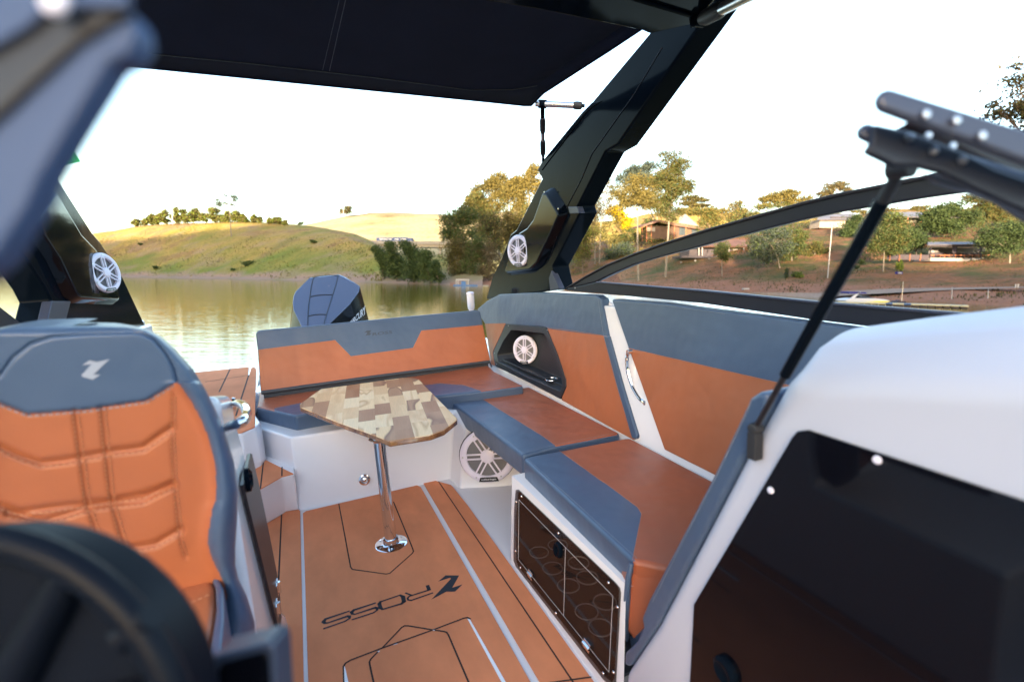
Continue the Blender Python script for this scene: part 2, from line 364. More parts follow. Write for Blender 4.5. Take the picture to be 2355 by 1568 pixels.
# left pad
L_ = [Z(0, 'D', 272, 499), Z(0, 'D', 385, 434), Z(0, 'D', 413, 413), Z(0, 'D', 497, 400), Z(0, 'D', 508, 410)]
xr = L_[-1].x
mat_pad('deck_mat', L_+[V3((xr, .2, 0)), V3((-.195, .2, 0)), V3((-.205, 2.1, 0)), V3((-.33, 2.1, 0))])
g = G(); groove(g, [Z(0, 'D', 383, 436), Z(0, 'D', 362, 900)]); g.build('mat_seam', boat, smooth=False)
# centre pad
a0, a1 = Z(0, 'D', 527, 425), Z(0, 'D', 548, 410); b0, b1 = Z(0, 'D', 1300, 236), Z(0, 'D', 1325, 248)
mat_pad('deck_mat', [a0, a1, b0, b1, V3((b1.x, .2, 0)), V3((a0.x, .2, 0))])
g = G()
groove(g, mp(lambda *q: Z(0, *q), 'D', (770, 362), (800, 520), (850, 790), (862, 806), (1090, 838), (1115, 833), (1268, 698), (1276, 684), (1270, 665), (1140, 350)), .003)
g.build('mat_seam', boat, smooth=False); g = G()
groove(g, mp(lambda *q: Z(0, *q), 'D', (840, 1900), (806, 1568), (803, 1462), (815, 1442), (850, 1420), (1060, 1340), (1410, 1215), (1615, 1137), (1640, 1132), (1660, 1142)), .0035)
groove(g, mp(lambda *q: Z(0, *q), 'D', (1065, 1337), (1195, 1200), (1215, 1188), (1240, 1188), (1415, 1217), (1480, 1226), (1500, 1232), (1512, 1250), (1648, 1568), (1800, 1900)), .0032)
g.build('mat_seam', boat, smooth=False); g = G()
groove(g, mp(lambda *q: Z(0, *q), 'D', (1040, 1358), (988, 1412), (978, 1432), (980, 1450), (1005, 1568), (1070, 1900)), .0032)
g.build('mat_seam', boat, smooth=False)
g = G(); q = mp(lambda *w: Z(0, *w), 'D', (1640, 1140), (1658, 1145), (1900, 1568), (2100, 1900), (2060, 1900), (1870, 1568))
g.poly([p+V3((0, 0, .0016)) for p in q], 'gelcoat'); g.build('hatch_gap', boat, smooth=False); g = G()
q = mp(lambda *w: Z(0, *w), 'D', (806, 1462), (813, 1470), (835, 1568), (880, 1900), (845, 1900), (809, 1568)); g.poly([p+V3((0, 0, .0018)) for p in q], 'gelcoat')
g.build('hatch_gap', boat, smooth=False)
for q in (((1405,1214),(1425,1213),(1412,1222)), ((1030,1360),(1050,1352),(1042,1364)), ((1130,1318),(1168,1304),(1165,1310))):
    g = G(); g.poly([Z(.002, 'D', *w) for w in q], 'gelcoat'); g.build('hatch_gap', boat, smooth=False)
# right pad
q = mp(lambda *w: Z(0, *w), 'D', (1337, 212), (1345, 205), (1388, 197), (1405, 200), (1528, 233), (1545, 250))
mat_pad('deck_mat', q+[V3((.765, 2.7, 0)), V3((.765, .2, 0)), V3((q[0].x, .2, 0))])
g = G(); s0 = Z(0, 'D', 1445, 212); groove(g, [s0, V3((s0.x+.012, .2, 0))], .003); g.build('mat_seam', boat, smooth=False); g = G(); groove(g, [V3((q[0].x, 1.385, 0)), V3((.765, 1.335, 0))], .003); g.build('mat_seam', boat, smooth=False)
# step pad, platform pads
q = mp(lambda *w: Z(.252, *w), 'A', (130, 1255), (245, 1231), (430, 1322), (358, 1340), (200, 1430), (130, 1460)); mat_pad('step_mat', q)
g = G(); groove(g, mp(lambda *w: Z(.252, *w), 'A', (243, 1234), (222, 1418))); g.build('mat_seam', boat, smooth=False); g = G(); groove(g, mp(lambda *w: Z(.252, *w), 'A', (358, 1282), (357, 1338))); g.build('mat_seam', boat, smooth=False)
q = mp(lambda *w: Z(.502, *w), 'G', (1515, 1142), (1598, 1106), (1607, 745), (1590, 731), (1575, 742), (1562, 786), (1555, 786), (1560, 732))
mat_pad('platform_mat', q+[V3((-1.1, 5.5, .502)), V3((-1.1, 3.45, .502))])
g = G(); groove(g, mp(lambda *w: Z(.502, *w), 'G', (1290, 826), (1560, 786), (1508, 948), (1480, 1040)), .005); g.build('mat_seam', boat, smooth=False); g = G(); groove(g, mp(lambda *w: Z(.502, *w), 'G', (1443, 748), (1375, 890)), .005); g.build('mat_seam', boat, smooth=False)

# the maker's mark inlaid in the centre pad, read from the bow
def zk(x, y): return Z(.0015, 'K', x, y)
def ribbon(g, P, w, m='logo_black', c=(0,0,1), lift=0):
    c = V3(c)
    for i in range(len(P)-1):
        a, b = P[i], P[i+1]; d = (b-a).normalized(); t = d.cross(c)*((w[i] if isinstance(w, list) else w)/2); t2 = d.cross(c)*((w[i+1] if isinstance(w, list) else w)/2); e = d*(w[i] if isinstance(w, list) else w)*.3
        g.add([a-t-e+c*lift, b-t2+e+c*lift, b+t2+e+c*lift, a+t-e+c*lift], [(0, 1, 2, 3)], m)
g = G()
g.poly([zk(*p) for p in ((1820,270),(1930,180),(2125,182),(2025,360),(2175,310),(2065,415),(1940,415),(1722,530),(2010,225),(1990,215))], 'logo_black')
for P, w in ((((165,950),(470,845),(540,800),(535,775),(505,772),(220,868),(178,872),(160,848),(190,812),(525,700)), [.008]*3+[.014,.012]+[.007]*1+[.01,.016,.012]+[.008]*2),
             (((578,820),(880,722),(940,682),(935,655),(905,648),(620,742),(575,738),(568,712),(600,682),(905,582)), [.008]*3+[.014,.012]+[.007]*1+[.01,.016,.012]+[.008]*2),
             (((985,562),(1270,465),(1312,492),(1325,560),(1290,590),(1015,672),(985,650),(968,590),(985,562)), [.008,.008,.018,.018,.01,.008,.016,.016,.01]),
             (((1740,435),(1430,542),(1385,535),(1378,508),(1405,482),(1700,388)), .008), (((1690,390),(1668,332)), .016), (((1440,470),(1350,435)), .008)):
    ribbon(g, [zk(*p) for p in P], list(w) if not isinstance(w, float) else w)
g.build('deck_lettering', boat, smooth=False)

# inner liner behind the side backrests, gunwales
g = G()
li = [V3((1.50, .6, .36)), V3((1.50, 2.75, .36)), V3((1.61, 2.75, GZ-.02)), V3((1.61, .6, GZ-.02))]
g.slab(li, (.1, 0, 0), 'gelcoat'); g.slab([V3((1.47, 2.7, .34)), V3((1.47, 4.6, .34)), V3((1.56, 4.6, .50)), V3((1.56, 2.7, .50))], (.3, 0, 0), 'gelcoat'); g.build('side_liner', boat, bevel=.008)
g = G()
gp = [V3((1.635, .8, GZ)), V3((1.64, 2.6, GZ)), V3((1.64, 4.2, GZ-.01)), V3((1.65, 4.42, GZ-.03)), V3((1.97, 4.42, GZ-.03)), V3((1.98, 2, GZ)), V3((1.93, .0, GZ)), V3((1.635, .0, GZ))]
g.slab(gp, (0, 0, -.10), 'gelcoat'); g.build('gunwale', boat, bevel=.025, seg=4)
g = G()
gp = [V3((XL, -.1, GZ+.02)), V3((XL, 5.0, GZ-.10)), V3((XLO, 5.0, GZ-.10)), V3((XLO, -.1, GZ+.02))]
g.slab(gp, (0, 0, -.10), 'gelcoat')
g.slab([V3((XL-.02, -.1, 0)), V3((XL-.02, 4.9, 0)), V3((XL-.02, 4.9, GZ-.05)), V3((XL-.02, -.1, GZ-.05))], (-.05, 0, 0), 'gelcoat'); g.build('gunwale', boat, bevel=.02, seg=4)

# bench locker under the side seats with the smoked glass door
PN, P0 = V3((-1, 0, .21)).normalized(), V3((.78, 0, 0))
def pp(k, x, y, off=0.): return onp(P0+PN*off, PN, k, x, y)
g = G()
oc = [pp('C', 250, 172), pp('C', 1035, 925), pp('C', 1010, 1240), pp('C', 1005, 1568), pp('C', 1040, 1750), pp('C', 240, 738)]
# opening (rounded) in picture terms
op = [(285, 268), (300, 266), (955, 893), (985, 930), (992, 965), (958, 1568), (940, 1600), (880, 1548), (285, 785), (270, 745), (271, 600), (274, 400)]
opp = [pp('C', *p) for p in op]
c3 = pp('C', 620, 850)
inn = [c3+(p-c3)*.965 for p in opp]
# face as a ring between panel edge and opening
ed = [pp('C', 250, 172), pp('C', 262, 180), pp('C', 1033, 922), pp('C', 1033, 955), pp('C', 1020, 1000), pp('C', 1000, 1900), pp('C', 1000, 1990), pp('C', 900, 1700), pp('C', 245, 790), pp('C', 240, 738), pp('C', 243, 600), pp('C', 247, 400)]
g.loft(ed, inn, 'gelcoat')
back = [p+V3((.34, 0, 0)) for p in inn]; g.loft(inn, back, 'black_satin'); g.poly(back, 'black_satin')
y0 = ed[0].y
g.poly([ed[0], ed[9], V3((1.5, ed[9].y, 0)), V3((1.5, y0, .37))], 'gelcoat')
g.poly([ed[0], V3((1.5, y0, ed[0].z)), V3((1.5, 1.0, ed[0].z)), ed[2]], 'gelcoat')
g.build('seat_locker', boat, smooth=False)
g = G(); g.slab([p+PN*.008 for p in opp], -PN*.007, 'smoke'); gl = g.build('locker_door', boat, bevel=.001)
g = G()
for a, b in (((297,335),(933,985)), ((933,985),(906,1500)), ((906,1500),(293,738)), ((293,738),(297,335)), ((612,655),(600,1118))):
    g.tube([pp('C', *a, .0095), pp('C', *b, .0095)], .0009, 'acrylic', 6)
g.build('door_inner_edge', boat, parent=gl, smooth=False)
for (x, y, rx) in ((433,690,.042),(525,797,.042),(632,915,.043),(755,1090,.042),(850,1197,.042),(560,640,.04),(700,760,.04),(760,860,.04),(880,1025,.04)):
    g = G(); c = pp('C', x, y, -.05)
    g.tube([c+V3((rx*math.cos(t*.2618), rx*1.05*math.sin(t*.2618), 0)) for t in range(24)], .0028, 'acrylic', 6, closed=True); g.build('glass_holder', boat, parent=gl)
for (x, y) in ((315,312),(279,348),(565,560),(902,895),(963,1060),(275,680),(307,793),(547,1100),(866,1507),(936,1500)):
    g = G(); g.lathe(pp('C', x, y, .009), PN, [(.0052, 0), (.004, .0025), (.0005, .003)], 'chrome', 10); g.build('screw', boat, parent=gl)
g = G(); c = pp('C', 568, 672, .008); g.lathe(c, PN, [(.031, 0), (.031, .008), (.024, .014), (.015, .013), (.013, .004), (.0005, .003)], 'black_gloss', 28); g.build('latch', boat, parent=gl)
for (x, y) in ((375, 842), (757, 1320)):
    g = G(); c = pp('C', x, y, .013); u = (pp('C', 860, 1537)-pp('C', 276, 762)).normalized(); w = PN.cross(u)
    M3 = Matrix((u, w, PN)).transposed(); g.box(c, (.042, .03, .006), 'chrome', M3); g.tube([c-u*.021+PN*.004, c+u*.021+PN*.004], .006, 'chrome', 10); g.build('hinge', boat, parent=gl, bevel=.001)

# ================================================================ cushions
def cushion(name, label, group, pts, thick, regions, zoff=None, bev=.016, extra=None, cat='cushion'):
    b = sum(pts, V3())/len(pts)
    th = thing(name, label, cat, b, group); return th
GS = 'tan and grey seat cushions'
# stern seat
zs = .52
P = [Z(zs, 'A', 196, 903), Z(zs, 'A', 310, 932), Z(zs, 'A', 440, 962), V3((.05, 3.36, zs)), V3((.45, 3.31, zs)), Z(zs, 'A', 1345, 834), Z(zs, 'A', 1610, 806), Z(zs, 'A', 1873, 770),
     Z(zs, 'A', 1690, 680), V3((1.42, 4.15, zs)), V3((-.36, 4.2, zs)), Z(zs, 'A', 203, 885)]
ex = [Z(zs, 'A', 310, 914), Z(zs, 'A', 480, 880), Z(zs, 'A', 1250, 770), Z(zs, 'A', 1345, 757), Z(zs, 'A', 1500, 768)]
th = thing('seat_cushion', 'long tan stern bench seat with two grey front inserts, behind the wooden table', 'cushion', P[3]+V3((0, 0, -.1)), GS)
g = G(); n = len(P); g.v = []; g.add(P+ex, [], 'tan_seat')
for loop, m in (([0, 1, 12, 11], 'tan_seat'), ([1, 2, 3, 4, 5, 6, 16, 15, 14, 13, 12], 'slate'), ([6, 7, 8, 9, 10, 11, 12, 13, 14, 15, 16], 'tan_seat')): g.f.append(loop); g.m.append(g.mi(m))
lo = [p+V3((0, 0, -.115)) for p in P]; b = len(g.v); g.add(lo, [], 'slate'); g.f.append([b+i for i in range(n-1, -1, -1)]); g.m.append(g.mi('slate'))
for i in range(n): j = (i+1) % n; g.f.append([j, i, b+i, b+j]); g.m.append(g.mi('slate'))
g.build('cushion_body', th, bevel=.018, seg=4)
stitch(th, [([p+V3((0, 0, .0005)) for p in (ex[0], ex[1])], .0012, 'thread_grey'), ([p+V3((0, 0, .0005)) for p in (ex[2], ex[3], ex[4], P[6])], .0012, 'thread_tan'), ([p+V3((.0, .02, .0)) for p in P[2:8]], .0012, 'thread_grey')])
def seat(name, label, P, ex, regs, thick, seams, cat='cushion', tanside=(), bev=.018, side='slate', group=GS, off=(0,0,-1), sub=None):
    th = thing(name, label, cat, sum(P, V3())/len(P), group); g = G(); n = len(P); off = V3(off)*thick
    g.add(P+ex, [], side)
    for loop, m in regs: g.f.append(loop); g.m.append(g.mi(m))
    b = len(g.v); g.add([p+off for p in P], [], side); g.f.append([b+i for i in range(n-1, -1, -1)]); g.m.append(g.mi(side))
    for i in range(n): j = (i+1) % n; g.f.append([j, i, b+i, b+j]); g.m.append(g.mi('tan_seat' if i in tanside else side))
    g.build('cushion_body', th, bevel=bev, seg=4)
    up = -off.normalized()
    for path, m in seams: stitch(th, [([p+up*.0006 for p in path], .0011, m)])
    return th
zc = .46
P = [Z(zc, 'B', 148, 783), Z(zc, 'B', 175, 760), Z(zc, 'B', 318, 750), Z(zc, 'B', 655, 700), Z(zc, 'B', 1222, 988), Z(zc, 'B', 1200, 1000), Z(zc, 'B', 822, 1072), Z(zc, 'B', 612, 1130)]
ex = [Z(zc, 'B', 480, 850), Z(zc, 'B', 740, 1010)]
seat('seat_cushion', 'middle tan side seat with a grey front strip, above the subwoofer', P, ex, [([0, 1, 2, 8, 9, 6, 7], 'slate'), ([2, 3, 4, 5, 6, 9, 8], 'tan_seat')], .12,
     [([P[2], ex[0], ex[1], P[6]], 'thread_tan'), ([p+V3((.018, 0, 0)) for p in (P[0], P[7])], 'thread_grey'), ([p+V3((0, .018, 0)) for p in (P[7], P[6], P[5])], 'thread_grey')])
Pn = [Z(zc, 'B', 614, 1150), Z(zc, 'B', 660, 1132), Z(zc, 'B', 842, 1100), Z(zc, 'B', 1250, 1022), V3((1.50, 2.12, zc)), V3((1.5, 1.0, zc)), V3((1.02, 1.08, zc)), Z(zc, 'C', 1066, 745)]
ex = [Z(zc, 'B', 1120, 1300), Z(zc, 'C', 850, 200), Z(zc, 'C', 1100, 385), Z(zc, 'C', 1128, 430)]
seat('seat_cushion', 'near tan side seat with a grey front strip, above the smoked glass locker', Pn, ex, [([0, 1, 2, 8, 9, 10, 11, 7], 'slate'), ([2, 3, 4, 5, 6, 7, 11, 10, 9, 8], 'tan_seat')], .12,
     [([Pn[2], ex[0], ex[1], ex[2], ex[3], Pn[7]], 'thread_tan'), ([p+V3((.018, 0, 0)) for p in (Pn[0], Pn[7])], 'thread_grey')], tanside=(5, 6))
# end bolster dropping to the sole at the near end of the bench
A_ = Pn[7]; Bq = V3((1.02, 1.08, zc))
tq = [A_+V3((.010, .0, -.028)), Bq+V3((0, 0, -.03)), V3((1.03, .93, .16)), X(.86, 'C', 1063, 1275), X(.86, 'C', 1032, 1215), X(.86, 'C', 1038, 900)]
th = thing('seat_bolster', 'narrow tan and grey bolster running down the near end of the side bench', 'cushion', tq[4])
g = G(); g.slab(tq, (.03, .10, 0), 'tan_seat', side='tan_seat'); 
g.build('bolster_face', th, bevel=.012, seg=4)
g = G(); g.tube([A_+V3((-.004, 0, -.01)), X(.858, 'C', 1038, 860), X(.858, 'C', 1025, 1060), X(.858, 'C', 1015, 1230), X(.858, 'C', 1005, 1400), X(.858, 'C', 1030, 1440)], [.008, .010, .012, .014, .02, .016], 'slate', 10); 
g.slab([X(.87, 'C', 1012, 1180), X(.87, 'C', 1060, 1280), X(.87, 'C', 1140, 1215), X(.87, 'C', 1140, 1300), X(.87, 'C', 1020, 1455), X(.87, 'C', 1002, 1420)], (.06, .03, 0), 'slate')
g.build('bolster_edge', th, bevel=.006)
# aft lounge backrest against the console (its grey inboard side is what shows)
oq = [X(.80, 'T', *p) for p in ((1762,903),(1742,903),(1722,916),(1706,950),(1640,1090),(1560,1245),(1490,1380),(1474,1420),(1478,1440),(1462,1475),(1436,1500),(1434,1528),(1446,1534),(1510,1440),(1640,1185),(1760,950))]
th = thing('backrest', 'grey backrest edge slanting up against the white console at the near bench end', 'backrest', oq[8], 'padded backrests')
g = G(); g.slab(oq, (.72, 0, 0), 'slate'); g.build('backrest_body', th, bevel=.02, seg=4)
g = G(); dashes(g, [X(.7985, 'T', *p) for p in ((1728,925),(1712,960),(1650,1092),(1568,1250),(1500,1385))], .0011, 'thread_grey'); g.build('stitching', th, smooth=False)

# side backrests: plane leaning outwards
BP, BN = V3((1.50, 0, .46)), V3((-.66, 0, .10)).normalized()
def bp(x, y, off=0.): return onp(BP+BN*off, BN, 'B', x, y)
out = [(375,305),(330,235),(330,212),(385,165),(465,122),(700,110),(1072,128),(1105,150),(1150,385),(1235,700),(1332,1012),(1328,1028),(1300,1034),(854,785),(884,660),(862,590),(765,335),(752,326),(505,308),(428,478),(425,490),(440,572),(412,562)]
P = [bp(*p) for p in out]
ex = [bp(1130, 386), bp(1040, 368)]
th = thing('backrest', 'grey and tan backrest curving round the corner speaker pod, beside the stern bench', 'backrest', P[12], 'padded backrests')
g = G(); n = len(P); g.add(P, [], 'slate')
for loop, m in (([0,1,2,3,4,5,6,7,8,16,17,18], 'slate'), ([8,9,10,11,12,13,14,15,16], 'tan'), ([0,18,19,20,21,22], 'tan')): g.f.append(loop); g.m.append(g.mi(m))
b = n; off = V3((.055, 0, 0)); g.add([p+off for p in P], [], 'slate'); g.f.append([b+i for i in range(n-1, -1, -1)]); g.m.append(0)
for i in range(n): j = (i+1) % n; g.f.append([j, i, b+i, b+j]); g.m.append(0)
g.build('backrest_body', th, bevel=.012, seg=4)
g = G(); g.slab([bp(1118, 380, .004), bp(1150, 385, .004), bp(1235, 700, .004), bp(1330, 1012, .004), bp(1318, 1030, .004), bp(1295, 1022, .004), bp(1205, 705, .004)], V3((.02, 0, 0)), 'slate')
g.build('edge_trim', th, bevel=.006)
stitch(th, [([bp(x, y, .0015) for x, y in L], .0012, m) for L, m in ((((765,330),(900,345),(1040,366),(1145,386)), 'thread_tan'), (((372,312),(500,318)), 'thread_tan'), (((1085,150),(1120,380),(1205,700),(1300,1015)), 'thread_grey'))])
# forward side backrest
out = [(1172,160),(1180,152),(1500,178),(1882,228),(2200,275),(2560,330),(2560,1500),(1790,1242),(1500,1096),(1400,810),(1275,458)]
P = [bp(*p) for p in out[:5]]+[V3((1.64, .85, 1.13)), V3((1.50, .85, .47))]+[bp(*p) for p in out[7:]]
seamR = V3((1.55, .85, .80))
sm = [bp(1275, 458), bp(1560, 520), bp(1882, 598)]; dirv = (sm[2]-sm[0]).normalized()
tt = (.85-sm[0].y)/dirv.y; seamR = sm[0]+dirv*tt; P[5] = onp(BP, BN, 'B', 1882, 228)+(onp(BP, BN, 'B', 1882, 228)-onp(BP, BN, 'B', 1500, 178)).normalized()*1.0
P = P[:4]+[P[5]]+P[6:]
P.insert(5, seamR)
th = thing('backrest', 'large grey and tan backrest below the side window, forward of the chrome handle', 'backrest', P[-2], 'padded backrests')
n = len(P); g = G(); g.add(P, [], 'slate')
g.f.append([0,1,2,3,4,5,n-1]); g.m.append(0); g.f.append([5]+list(range(6, n))); g.m.append(g.mi('tan'))
b = n; g.add([p+off for p in P], [], 'slate'); g.f.append([b+i for i in range(n-1, -1, -1)]); g.m.append(0)
for i in range(n): j = (i+1) % n; g.f.append([j, i, b+i, b+j]); g.m.append(0)
g.build('backrest_body', th, bevel=.014, seg=4)
stitch(th, [([sm[0]+BN*.001, seamR+BN*.001], .0012, 'thread_tan'), ([p+BN*.001+V3((0,0,-.02)) for p in (sm[0], seamR)], .0009, 'thread_tan'), ([bp(x, y, .001) for x, y in ((1190,168),(1500,192),(1882,244))], .0011, 'thread_grey')])
# stern backrest
SP, SN = V3((0, 3.93, .53)), V3((0, -.47, .15)).normalized()
def sp(x, y, off=0.): return onp(SP+SN*off, SN, 'A', x, y)
P = [sp(*p) for p in ((205,548),(192,442),(208,425),(1580,297),(1602,305),(1620,392),(1667,612),(1655,632),(245,824),(222,806))]
ex = [sp(*p) for p in ((690,487),(790,588),(1180,535),(1233,427))]
th = thing('backrest', 'long stern backrest, tan with a grey stepped top band, in front of the outboard', 'backrest', P[8], 'padded backrests')
g = G(); n = len(P); g.add(P+ex, [], 'slate')
for loop, m in (([0,1,2,3,4,5,13,12,11,10], 'slate'), ([0,10,11,12,13,5,6,7,8,9], 'tan')): g.f.append(loop); g.m.append(g.mi(m))
b = n+4; off2 = V3((0, .085, -.02)); g.add([p+off2 for p in P], [], 'slate'); g.f.append([b+i for i in range(n-1, -1, -1)]); g.m.append(0)
for i in range(n): j = (i+1) % n; g.f.append([j, i, b+i, b+j]); g.m.append(0 if i not in (7, 6) else g.mi('piping'))
g.build('backrest_body', th, bevel=.014, seg=4)
for w in (((205,548),(690,487),(790,588),(1180,535),(1233,427),(1618,392)), ((218,560),(246,812),(1655,618),(1612,400))): stitch(th, [([sp(x, y, .001) for x, y in w], .0013, 'thread_tan')])
g = G(); g.tube([sp(228, 816, -.006), sp(900, 722, -.006), sp(1660, 622, -.006)], .015, 'piping', 10); g.build('lower_roll', th); g = G(); a_, b_ = sp(240, 818, -.01), sp(1650, 626, -.01); g.slab([a_, b_, V3((b_.x, b_.y, .512)), V3((a_.x, a_.y, .512))], (0, .05, 0), 'piping'); g.build('dark_gap_filler', th)  # dark filler slab added so the gap under the backrest reads dark
stitch(th, [([sp(x, y, .001) for x, y in ((206,436),(1590,308))], .0012, 'thread_grey')])
g = G(); g.poly([sp(x, y, .0015) for x, y in ((872,440),(890,427),(918,425),(905,445),(922,440),(908,455),(892,455),(880,462),(893,440),(888,438))], 'emblem_dark')
lettering(g, 'ROSS', sp(925, 460, .0015), sp(1048, 444, .0015), sp(1050, 425, .0015), sp(926, 440, .0015), 'emblem_dark'); g.build('embossed_lettering', th, smooth=False)
for x in (1655, 236):
    g = G(); a = sp(x, 610 if x > 1000 else 810, -.03); g.tube([a, V3((a.x+.02, a.y+.0, .50))], .006, 'chrome', 8); g.build('hinge_rod', th)

# ================================================================ corner speaker pod, chrome handle
fo = [(430,478),(426,492),(444,574),(640,668),(850,778),(883,700),(880,655),(860,592),(830,500),(766,345),(756,328),(630,317),(506,308),(470,390)]
fi = [(455,490),(452,505),(462,545),(640,640),(848,728),(862,690),(856,655),(846,608),(812,510),(755,385),(745,368),(640,352),(540,345),(490,415)]
FO = [bp(x, y, .006) for x, y in fo]; FI = [bp(x, y, .006) for x, y in fi]
th = thing('speaker_pod', 'black moulded pod recessed in the corner backrest, holding a speaker and a cup holder', 'speaker pod', FO[4])
g = G(); g.loft(FO, FI, 'pod_black'); g.loft([p+V3((.03, 0, 0)) for p in FO], FO, 'pod_black')
ci = sum(FI, V3())/len(FI); BK = [ci+(p-ci)*.80+V3((.12, .05, .0)) for p in FI]
g.loft(FI, BK, 'pod_black'); g.poly(BK, 'pod_black'); g.build('pod_shell', th, bevel=.004, seg=2)
sc_ = bp(632, 468, -.05)
cc = Z(.552, 'B', 795, 655)
g = G(); pl = [V3((p.x+.035, p.y, .55)) for p in (Z(.52, 'B', 462, 552), Z(.52, 'B', 640, 640), Z(.52, 'B', 850, 728))]+[V3((1.70, 2.95, .55)), V3((1.72, 3.9, .55))]
g.slab(pl, (0, 0, -.02), 'pod_black'); g.build('shelf', th, bevel=.004)
g = G(); g.tube([cc+V3((.044*math.cos(t*.2618), .044*math.sin(t*.2618), .002)) for t in range(24)], .0045, 'chrome', 8, closed=True)
g.lathe(cc, (0, 0, 1), [(.041, .002), (.038, .001), (.0005, .001)], 'badge_black', 24, cap=False); g.build('cup_holder', th)
for x, y in ((523,318),(768,345),(436,490),(450,558)):
    g = G(); g.lathe(bp(x, y, .008), BN, [(.004, 0), (.003, .003)], 'steel', 8); g.build('screw', th)
speaker(sc_, (-.82, -.50, .10), (0, 0, 1), .112, 'round white speaker recessed in the black corner pod of the cockpit')
speaker(onp((.78, 2.955, 0), (-.40, -.92, .03), 'M', 800, 858)+V3((-.012, -.02, 0)), (-.40, -.92, .03), (0, 0, 1), .172, 'large white subwoofer half hidden below the middle side seat', sub=True)
g = G(); hp = [X(1.545, 'B', *p) for p in ((1278,482),(1268,520),(1272,590),(1300,690),(1345,770),(1382,800))]
th = thing('chrome_handrail', 'curved chrome grab handle between the two side backrests', 'handle', hp[3]); g.tube(spline(hp, 6), [.004]+[.011]*29+[.004] if False else .010, 'chrome', 10); g.build('handle_bar', th)
g = G(); g.lathe(hp[0], (-1, 0, 0), [(.012, -.03), (.012, .008), (.0005, .01)], 'chrome', 12); g.build('mount', th); g = G(); g.lathe(hp[-1], (-1, 0, 0), [(.012, -.03), (.012, .008), (.0005, .01)], 'chrome', 12); g.build('mount', th)

# ================================================================ table
tz = .605
P = [Z(tz, 'O', *p) for p in ((152,515),(415,330),(1450,187),(1560,190),(1650,205),(2128,690),(2130,715),(1965,845),(1800,905),(1290,985),(1270,985),(1075,905),(650,755),(158,560))]
th = thing('table', 'small teak block table on a chrome pedestal in the middle of the cockpit', 'table', (.27, 2.5, 0))
g = G(); g.slab(P, (0, 0, -.030), 'teak_block', side='wood_edge'); g.build('tabletop', th, bevel=.008, seg=3)
pb = Z(0, 'T', 900, 1250); ptop = Y(pb.y, 'T', 872, 1015)
g = G(); g.tube([pb, V3((ptop.x, ptop.y, tz-.025))], .030, 'chrome', 32); g.build('pedestal', th)
g = G(); g.lathe(V3((ptop.x, ptop.y, tz-.045)), (0, 0, 1), [(.035, 0), (.042, .008), (.05, .014)], 'chrome', 32); g.build('top_socket', th)
g = G(); g.lathe(pb+V3((0, 0, 0)), (0, 0, 1), [(.082, 0), (.082, .004), (.072, .008), (.045, .010), (.040, .014), (.039, .035), (.033, .037)], 'chrome', 40)
g.build('floor_socket', th)
for k in range(6):
    g = G(); q = k*1.047+.4; g.lathe(pb+V3((.062*math.cos(q), .062*math.sin(q), .0085)), (0, 0, 1), [(.006, 0), (.004, .002)], 'steel', 10); g.build('screw', th)
# ================================================================ helm seat (pixel-free surface built on a leaning plane)
HP, HN = V3((0, 1.15, .95)), V3((0, -1, -.10)).normalized()
def hs(x, y, off=0.): return onp(HP+HN*off, HN, 'T', x, y)
th = thing('helm_seat', 'helm seat with quilted tan centre, grey head panel and side bolsters', 'seat', hs(290, 1400))
yr = [748, 752, 760, 775, 800, 850, 900, 960, 1000, 1060, 1130, 1200, 1260, 1300, 1330, 1370, 1430, 1500, 1600]
xR = [150, 300, 345, 372, 400, 445, 475, 505, 520, 538, 548, 545, 541, 541, 548, 568, 586, 590, 590]
xL = [120, 20, -30, -65, -95, -130, -155, -178, -190, -205, -215, -215, -215, -215, -218, -225, -230, -235, -235]
def in_poly(x, y, P):
    c = False; j = len(P)-1
    for i in range(len(P)):
        if (P[i][1] > y) != (P[j][1] > y) and x < (P[j][0]-P[i][0])*(y-P[i][1])/(P[j][1]-P[i][1])+P[i][0]: c = not c
        j = i
    return c
GG = lambda x, y: (x*.3666, 575+y*.3666)
head = [(-200, 800), (-60, 880)]+[GG(*p) for p in ((0,962),(175,1030),(560,1000),(920,945),(1112,826),(1085,740),(1030,640),(960,560),(890,525),(830,515),(560,528),(330,545),(190,590),(80,680),(0,790))]+[(-40, 880)]
head = [(-60, 905), (0, 927), (64, 952), (205, 941), (337, 921), (407, 878), (398, 846), (378, 810), (352, 780), (326, 767), (304, 764), (205, 768), (121, 775), (70, 791), (29, 824), (0, 864)]
FF = lambda x, y: (x*.30327, 1092.4+y*.30327)
edge = [GG(1112, 826), GG(1190, 930), GG(1260, 1060), GG(1310, 1180), GG(1345, 1330), GG(1358, 1450), GG(1355, 1568)] + [FF(1610, 250), FF(1580, 440), FF(1578, 520), FF(1600, 610), FF(1650, 720), FF(1700, 820), FF(1718, 900), FF(1700, 1100), FF(1680, 1340), FF(1675, 1568)]
ey = [p[1] for p in edge]; exx = [p[0] for p in edge]
quilt = [[GG(*p) for p in q] for q in (((0,1235),(120,1290),(260,1335),(430,1315),(700,1262),(900,1238),(1085,1110)), ((0,1600),(120,1640),(700,1568),(900,1530),(1090,1465)))]
quilt += [[FF(*p) for p in q] for q in (((60,290),(350,340),(700,235),(1080,190),(1310,70)), ((500,640),(820,580),(1180,520),(1370,410)))]
vert = [[GG(470, 1010), GG(545, 1568)]+[FF(770, 560)], [GG(640, 995), GG(700, 1568)]+[FF(965, 600)]]
vert2 = [[GG(1090, 830), GG(1082, 1200), GG(1100, 1500), FF(1340, 200), FF(1370, 500), FF(1410, 620)]]
